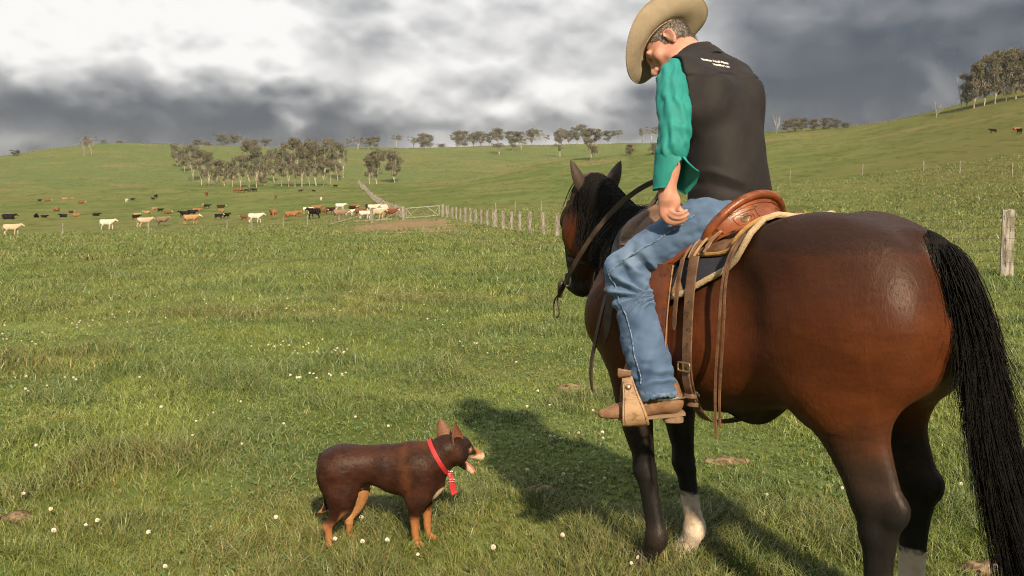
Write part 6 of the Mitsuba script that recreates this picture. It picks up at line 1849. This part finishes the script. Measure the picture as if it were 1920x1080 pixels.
cp = np.array([.300, .006, .420]) + (np.cos(aa) * .095)[:, None] * cx_ + (np.sin(aa) * .085)[:, None] * cy_
d, i = QT.query(cp)
for _ in range(3):
    d, i = QT.query(cp)
    cp = cp + (qv[i] - cp) * .5
    cp = cp - ((cp - np.array([.300, .006, .420])) @ cax)[:, None] * cax
cp = np.stack([np.convolve(np.r_[c[-5:-1], c, c[1:5]], np.ones(9) / 9, 'valid') for c in cp.T], 1)
cp[-1] = cp[0]
cp = push(cp, .0045, QT, qv, qn)
part(collar, 'band', moved(strap(cp, .020, .004, cax), DM), 'red_webbing', smooth=60)
lo_ = cp[np.argmin(cp[:, 2] - .9 * cp[:, 0] * .5 + .35 * cp[:, 1])]
tab = np.array([lo_ + [.004, -.012, .012], lo_ + [.012, -.018, -.012], lo_ + [.018, -.018, -.05], lo_ + [.027, -.017, -.088]])
part(collar, 'tab', moved(strap(spline(tab, 12), np.linspace(.020, .030, 12), .004, unit((1, .5, .2))), DM), 'red_webbing', smooth=60, label='loose hanging end of the collar')
for k, t in enumerate((.0, .42)):
    c = spline(tab, 12)[int(t * 11)] + np.array([0, -.005, 0])
    part(collar, 'buckle', moved(buckle(c, .028, .012, .0022), DM), 'steel')
part(collar, 'ring', moved(tube(lo_ + np.array([.006, -.018, .008]) + .010 * np.stack([np.cos(aa), 0 * aa, np.sin(aa)], 1), .0022, 6, caps=False), DM), 'steel')
# ------------------------------------------------------------------ grass, clover, dung
RG = np.random.default_rng(2024)
scene['grass_blade'] = {'type': 'twosided', 'b': {'type': 'principled', 'base_color': {'type': 'mesh_attribute', 'name': 'vertex_color'}, 'roughness': .45, 'specular': .4}}


def sector(n, r0, r1, half=.72):
    r = np.sqrt(RG.random(n) * (r1 * r1 - r0 * r0) + r0 * r0)
    a = (RG.random(n) * 2 - 1) * half
    return r * np.sin(a), r * np.cos(a)


def cover(x, y):
    """(height 0..1, dryness, clover) of the sward at x, y."""
    p = np.stack([x, y, 0 * x], -1)
    h = meshkit.fbm(p * .9, 4, 81)
    tus = meshkit.fbm(p * np.array([1.6, 1.6, 1]) + 5, 3, 82)
    dry = meshkit.fbm(p * .45 + 11, 4, 83)
    clo = meshkit.fbm(p * .75 + 23, 3, 84)
    return h, tus, dry, clo


BARE = [(.55, 7.9, .20, .13), (2.05, 3.85, .20, .08), (1.78, 3.50, .09, .05), (.12, 5.0, .10, .06), (1.3, 5.6, .16, .09), (-2.45, 4.55, .12, .07), (-.68, 5.55, .08, .05)]


def earth(x, y):
    n = meshkit.fbm(np.stack([x * .42, y * .42, 0 * x], -1), 5, 3)
    g = np.hypot((x + 11 - .10 * (90 - y)) / 6, (y - 84) / 24)
    cx = -8.5 + .145 * (96 - y) + np.sin(y * .07)
    w = ss(.75, .25, np.abs(np.abs(x - cx) - .85) + .8 * (n - .5)) * ss(24, 45, y) * ss(104, 98, y)
    return np.clip(ss(1.05, .45, g + 1.0 * (n - .5)) + .55 * w, 0, 1)


def blades(n, r0, r1, h0, w0, seg):
    x, y = sector(n, r0, r1)
    h, tus, dry, clo = cover(x, y)
    keep = np.ones(n, bool)
    for bx, by, ra, rb in BARE:
        keep &= ((x - bx) / ra) ** 2 + ((y - by) / rb) ** 2 > 1 - .75 * RG.random(n)
    # blades stand in tufts: pull them together
    cell = .10 + .05 * (r0 > 8) + .2 * (r0 > 20)
    ga = RG.integers(0, 3, n) * .7 + .3                                      # three turned lattices, so that no rows show
    rx_, ry_ = x * np.cos(ga) + y * np.sin(ga), -x * np.sin(ga) + y * np.cos(ga)
    x, y = rx_, ry_
    jx, jy = np.floor(x / cell), np.floor(y / cell)
    hsh = np.sin(jx * 127.1 + jy * 311.7 + ga * 57) * 43758.5453
    fr = hsh - np.floor(hsh)
    hsh2 = np.sin(jx * 269.5 + jy * 183.3) * 43758.5453
    fr2 = hsh2 - np.floor(hsh2)
    pull = .62 * RG.random(n) ** .5
    x = x + pull * ((jx + .05 + .9 * fr) * cell - x)
    y = y + pull * ((jy + .05 + .9 * fr2) * cell - y)
    x, y = x * np.cos(ga) - y * np.sin(ga), x * np.sin(ga) + y * np.cos(ga)
    keep &= earth(x, y) < .35 + .4 * RG.random(n)
    x, y, h, tus, dry, clo, fr = (q[keep] for q in (x, y, h, tus, dry, clo, fr))
    n = len(x)
    tall = np.clip((tus - .44) * 4.5, 0, 1.3)
    ht = h0 * (.40 + .55 * h + .95 * tall) * (.55 + .9 * RG.random(n)) * (1 - .55 * np.clip((clo - .52) * 6, 0, 1))
    wd = w0 * (.6 + .8 * RG.random(n))
    ang = RG.random(n) * 2 * np.pi + 0
    comb = (fr * 2 * np.pi)
    ang = np.where(RG.random(n) < .6, comb + RG.normal(0, .6, n), ang)
    bend = (.25 + .95 * RG.random(n) ** 1.3) * ht
    dx, dy = np.cos(ang), np.sin(ang)
    fa = RG.random(n) * 2 * np.pi
    wx, wy = np.cos(fa), np.sin(fa)
    z = ground_z(x, y) - .006
    t = np.linspace(0, 1, seg + 1)
    P = []
    for k, tt in enumerate(t):
        c = np.stack([x + dx * bend * tt ** 1.8, y + dy * bend * tt ** 1.8, z + ht * (tt - .28 * tt ** 2.5 * np.clip(bend / ht, 0, 1.2))], -1)
        w = wd * (1 - tt ** 1.7) * .5
        if k < seg:
            P += [c - np.stack([wx * w, wy * w, 0 * w], -1), c + np.stack([wx * w, wy * w, 0 * w], -1)]
        else:
            P += [c]
    V = np.stack(P, 1)
    m = V.shape[1]
    f = []
    for k in range(seg - 1):
        f += [[2 * k, 2 * k + 1, 2 * k + 3], [2 * k, 2 * k + 3, 2 * k + 2]]
    f += [[2 * seg - 2, 2 * seg - 1, 2 * seg]]
    F = (np.arange(n)[:, None, None] * m + np.array(f)[None]).reshape(-1, 3)
    base = lerp3(lerp3((.088, .132, .028), (.150, .192, .048), np.clip(h * 1.6 - .3 + RG.normal(0, .22, n), 0, 1)), (.076, .116, .042), np.clip((tus - .47) * 5, 0, .7))
    drm = np.clip((dry - .55) * 5, 0, 1) * .5
    base = lerp3(base, (.150, .125, .050), np.clip(drm + RG.normal(0, .10, n), 0, .85) * (RG.random(n) < .75))
    base = lerp3(base, (.24, .20, .095), (RG.random(n) < .022 + .05 * drm) * .85)                             # dead straws
    base = base * (.75 + .5 * RG.random(n))[:, None]
    tipc = np.concatenate([np.repeat(t[:-1], 2), [1.0]])
    C = base[:, None] * np.ones((1, m, 1))
    C = C * np.stack([.95 + .22 * tipc, .95 + .12 * tipc, .95 + 0 * tipc], -1)[None]
    return V.reshape(-1, 3), F, C.reshape(-1, 3)


GV, GF, GC, o = [], [], [], 0
for n, r0, r1, h0, w0, seg in ((135000, 2.6, 5.2, .078, .0042, 2), (130000, 5.2, 9, .082, .0056, 2), (115000, 9, 16, .09, .0085, 2), (125000, 16, 30, .11, .015, 1), (110000, 30, 60, .14, .032, 1), (75000, 60, 125, .18, .07, 1)):
    v, f, c = blades(n, r0, r1, h0, w0, seg)
    GV.append(v)
    GF.append(f + o)
    GC.append(c)
    o += len(v)
scene['grass'] = mikit.ply(tri(np.vstack(GV), np.vstack(GF)), 'grass_blade', color=np.vstack(GC))
labels['grass'] = {'label': 'uneven green pasture grass with dry straw through it', 'category': 'grass', 'kind': 'stuff'}

# clover leaves: low round leaflets in patches
n = 34000
x, y = sector(n, 2.8, 13)
h, tus, dry, clo = cover(x, y)
k = RG.random(n) < np.clip((clo - .47) * 6, .03, 1)
x, y = x[k], y[k]
n = len(x)
z = ground_z(x, y) + .012 + .03 * RG.random(n)
a0 = RG.random(n) * 6.28
lv, lf, lc = [], [], []
sz = .0042 + .003 * RG.random(n)
tilt = RG.normal(0, .35, (n, 2))
for q in range(3):
    a = a0 + q * 2.094
    cx, cy = x + np.cos(a) * sz, y + np.sin(a) * sz
    for j in range(5):
        b_ = j * 2 * np.pi / 5
        px_, py_ = np.cos(b_) * sz, np.sin(b_) * sz * .85
        gx, gy = cx + np.cos(a) * px_ - np.sin(a) * py_, cy + np.sin(a) * px_ + np.cos(a) * py_
        lv.append(np.stack([gx, gy, z + (gx - x) * tilt[:, 0] + (gy - y) * tilt[:, 1] - .15 * (np.hypot(gx - x, gy - y))], -1))
LV = np.stack(lv, 1)
fb = np.vstack([np.array([[0, 1, 2], [0, 2, 3], [0, 3, 4]]) + 5 * q for q in range(3)])
col = lerp3((.050, .095, .024), (.100, .150, .042), RG.random(n))
scene['clover'] = mikit.ply(tri(LV.reshape(-1, 3), (np.arange(n)[:, None, None] * 15 + fb[None]).reshape(-1, 3)), 'grass_blade', color=np.repeat(col, 15, 0))
labels['clover'] = {'label': 'low bright clover leaves growing through the grass', 'category': 'clover', 'kind': 'stuff'}

# white clover flowers
def puff(seed):
    R = np.random.default_rng(seed)
    n = 46
    i = np.arange(n) + .5
    ph, th_ = np.arccos(1 - 1.75 * i / n), np.pi * (1 + 5 ** .5) * i
    d = np.stack([np.sin(ph) * np.cos(th_), np.sin(ph) * np.sin(th_), np.cos(ph)], -1)
    V, F = [], []
    for k, e in enumerate(d):
        s = unit(np.cross(e, [.3, .5, .8]))
        u = np.cross(e, s)
        tip = e * (.0105 + .002 * R.random())
        V += [e * .003 + s * .0016, e * .003 - s * .0008 + u * .0014, e * .003 - s * .0008 - u * .0014, tip + s * .0024, tip - s * .0012 + u * .002, tip - s * .0012 - u * .002]
        b_ = 6 * k
        F += [[b_ + 3, b_ + 4, b_ + 5], [b_, b_ + 1, b_ + 4], [b_, b_ + 4, b_ + 3], [b_ + 1, b_ + 2, b_ + 5], [b_ + 1, b_ + 5, b_ + 4]]
    return tri(V, F)


scene['clover_white'] = {'type': 'twosided', 'b': {'type': 'diffuse', 'reflectance': proc(lambda p, n, uv: mix((.60, .55, .46), (.84, .82, .76), noise(p.x * 190, p.y * 190, p.z * 190)))}}
scene['stem_green'] = {'type': 'twosided', 'b': {'type': 'diffuse', 'reflectance': rgb(.06, .10, .025)}}
PUFF = [mikit.ply(puff(k), 'clover_white') for k in range(3)]
STEM = mikit.ply(tube(np.array([(0, 0, -.13), (.006, .003, -.06), (0, 0, 0)]), .0013, 4), 'stem_green')
spots = []
for bx, by, nn, sp in ((-1.86, 9.5, 14, .16), (-1.80, 8.2, 13, .20), (-2.35, 10.2, 10, .22), (-.42, 10.2, 4, .12), (-5.6, 12, 14, .5), (-3.9, 8.0, 9, .35), (-5.4, 10.4, 12, .5), (-3.4, 13.5, 14, .9), (-4.5, 15, 12, 1.2), (-1.2, 6.4, 5, .4), (.55, 6.0, 8, .25), (.30, 6.9, 5, .35), (-2.9, 6.2, 6, .6), (.2, 5.1, 4, .25), (1.9, 4.6, 8, .4), (2.9, 4.4, 7, .5), (2.3, 3.7, 6, .3), (-.9, 4.0, 5, .5), (-.55, 4.1, 4, .3), (-1.9, 3.9, 5, .5), (.35, 3.8, 4, .25), (1.5, 9, 8, .9), (-2.6, 4.6, 5, .6), (.0, 12, 12, 1.2), (-1.0, 15, 12, 1.5), (4.5, 8, 8, 1.2)):
    spots += list(np.array([bx, by]) + RG.normal(0, 1, (nn, 2)) * sp * [1, .7])
for x, y in spots[:290]:
    key = thing('clover_flower', 'small white clover flower standing in the pasture grass', 'flower', 'white clover flowers in the grass')
    s = .60 + .38 * RG.random()
    zz = float(ground_z(x, y)) + .04 + .045 * RG.random()
    a = RG.random() * 6
    tl = RG.normal(0, .25, 2)
    zx = unit([tl[0], tl[1], 1])
    xx = unit(np.cross([math.sin(a), math.cos(a), 0], zx))
    m = T(frame([x, y, zz], xx * s, np.cross(zx, xx) * s, zx * s))
    scene[key + '__head'] = {**PUFF[RG.integers(3)], 'to_world': m}
    scene[key + '__stem'] = {**STEM, 'to_world': m}

# old dung pats and bare scrapes
scene['dung'] = {'type': 'bumpmap', 'scale': .02, 'tex': proc(lambda p, n, uv: fbm(p.x * 45, p.y * 45, p.z * 45, 4), .003), 'bsdf': {'type': 'diffuse', 'reflectance': proc(lambda p, n, uv: mix((.075, .052, .034), (.26, .19, .12), smoothstep(.3, .7, fbm(p.x * 28, p.y * 28, p.z * 28, 4))))}}
PL = ['brown dung pat in the grass beyond the hanging rein end', 'dry tan dung pat in the grass left of the hind legs', 'small dry tan dung pat just left of the near hind hoof', 'brown patch of dung in the horse\'s shadow', 'dull dung pat in the grass close in front of the horse', 'pale dung pat in the grass left of the dog', 'small dung pat in the grass behind the dog']
for k, (bx, by, ra, rb) in enumerate(BARE):
    m = trimesh.creation.icosphere(4, 1.0)
    v = np.array(m.vertices)
    v = v[:, :] * [ra * .82, rb * .82, .028]
    w = meshkit.fbm(v * np.array([14, 14, 20]) + k, 4, 90)
    v = v * (1 + .9 * (w - .5))[:, None] + np.array([0, 0, .03]) * (w - .5)[:, None]
    v += [bx, by, float(ground_z(bx, by)) + .004]
    one('dung_pat', tri(v, m.faces), 'dung', PL[k], 'dung', smooth=True)
# ------------------------------------------------------------------ thin moist air over the paddocks
scene['air'] = {'type': 'homogeneous', 'albedo': .95, 'sigma_t': 0.00011}
scene['haze'] = {'type': 'cube', 'to_world': T().translate([0, 0, 45]).scale([3150, 3150, 52]), 'bsdf': {'type': 'null'}, 'interior': {'type': 'ref', 'id': 'air'}}
labels['haze'] = {'label': 'thin moist air over the paddocks', 'category': 'haze', 'kind': 'stuff'}
scene['camera']['medium'] = {'type': 'ref', 'id': 'air'}
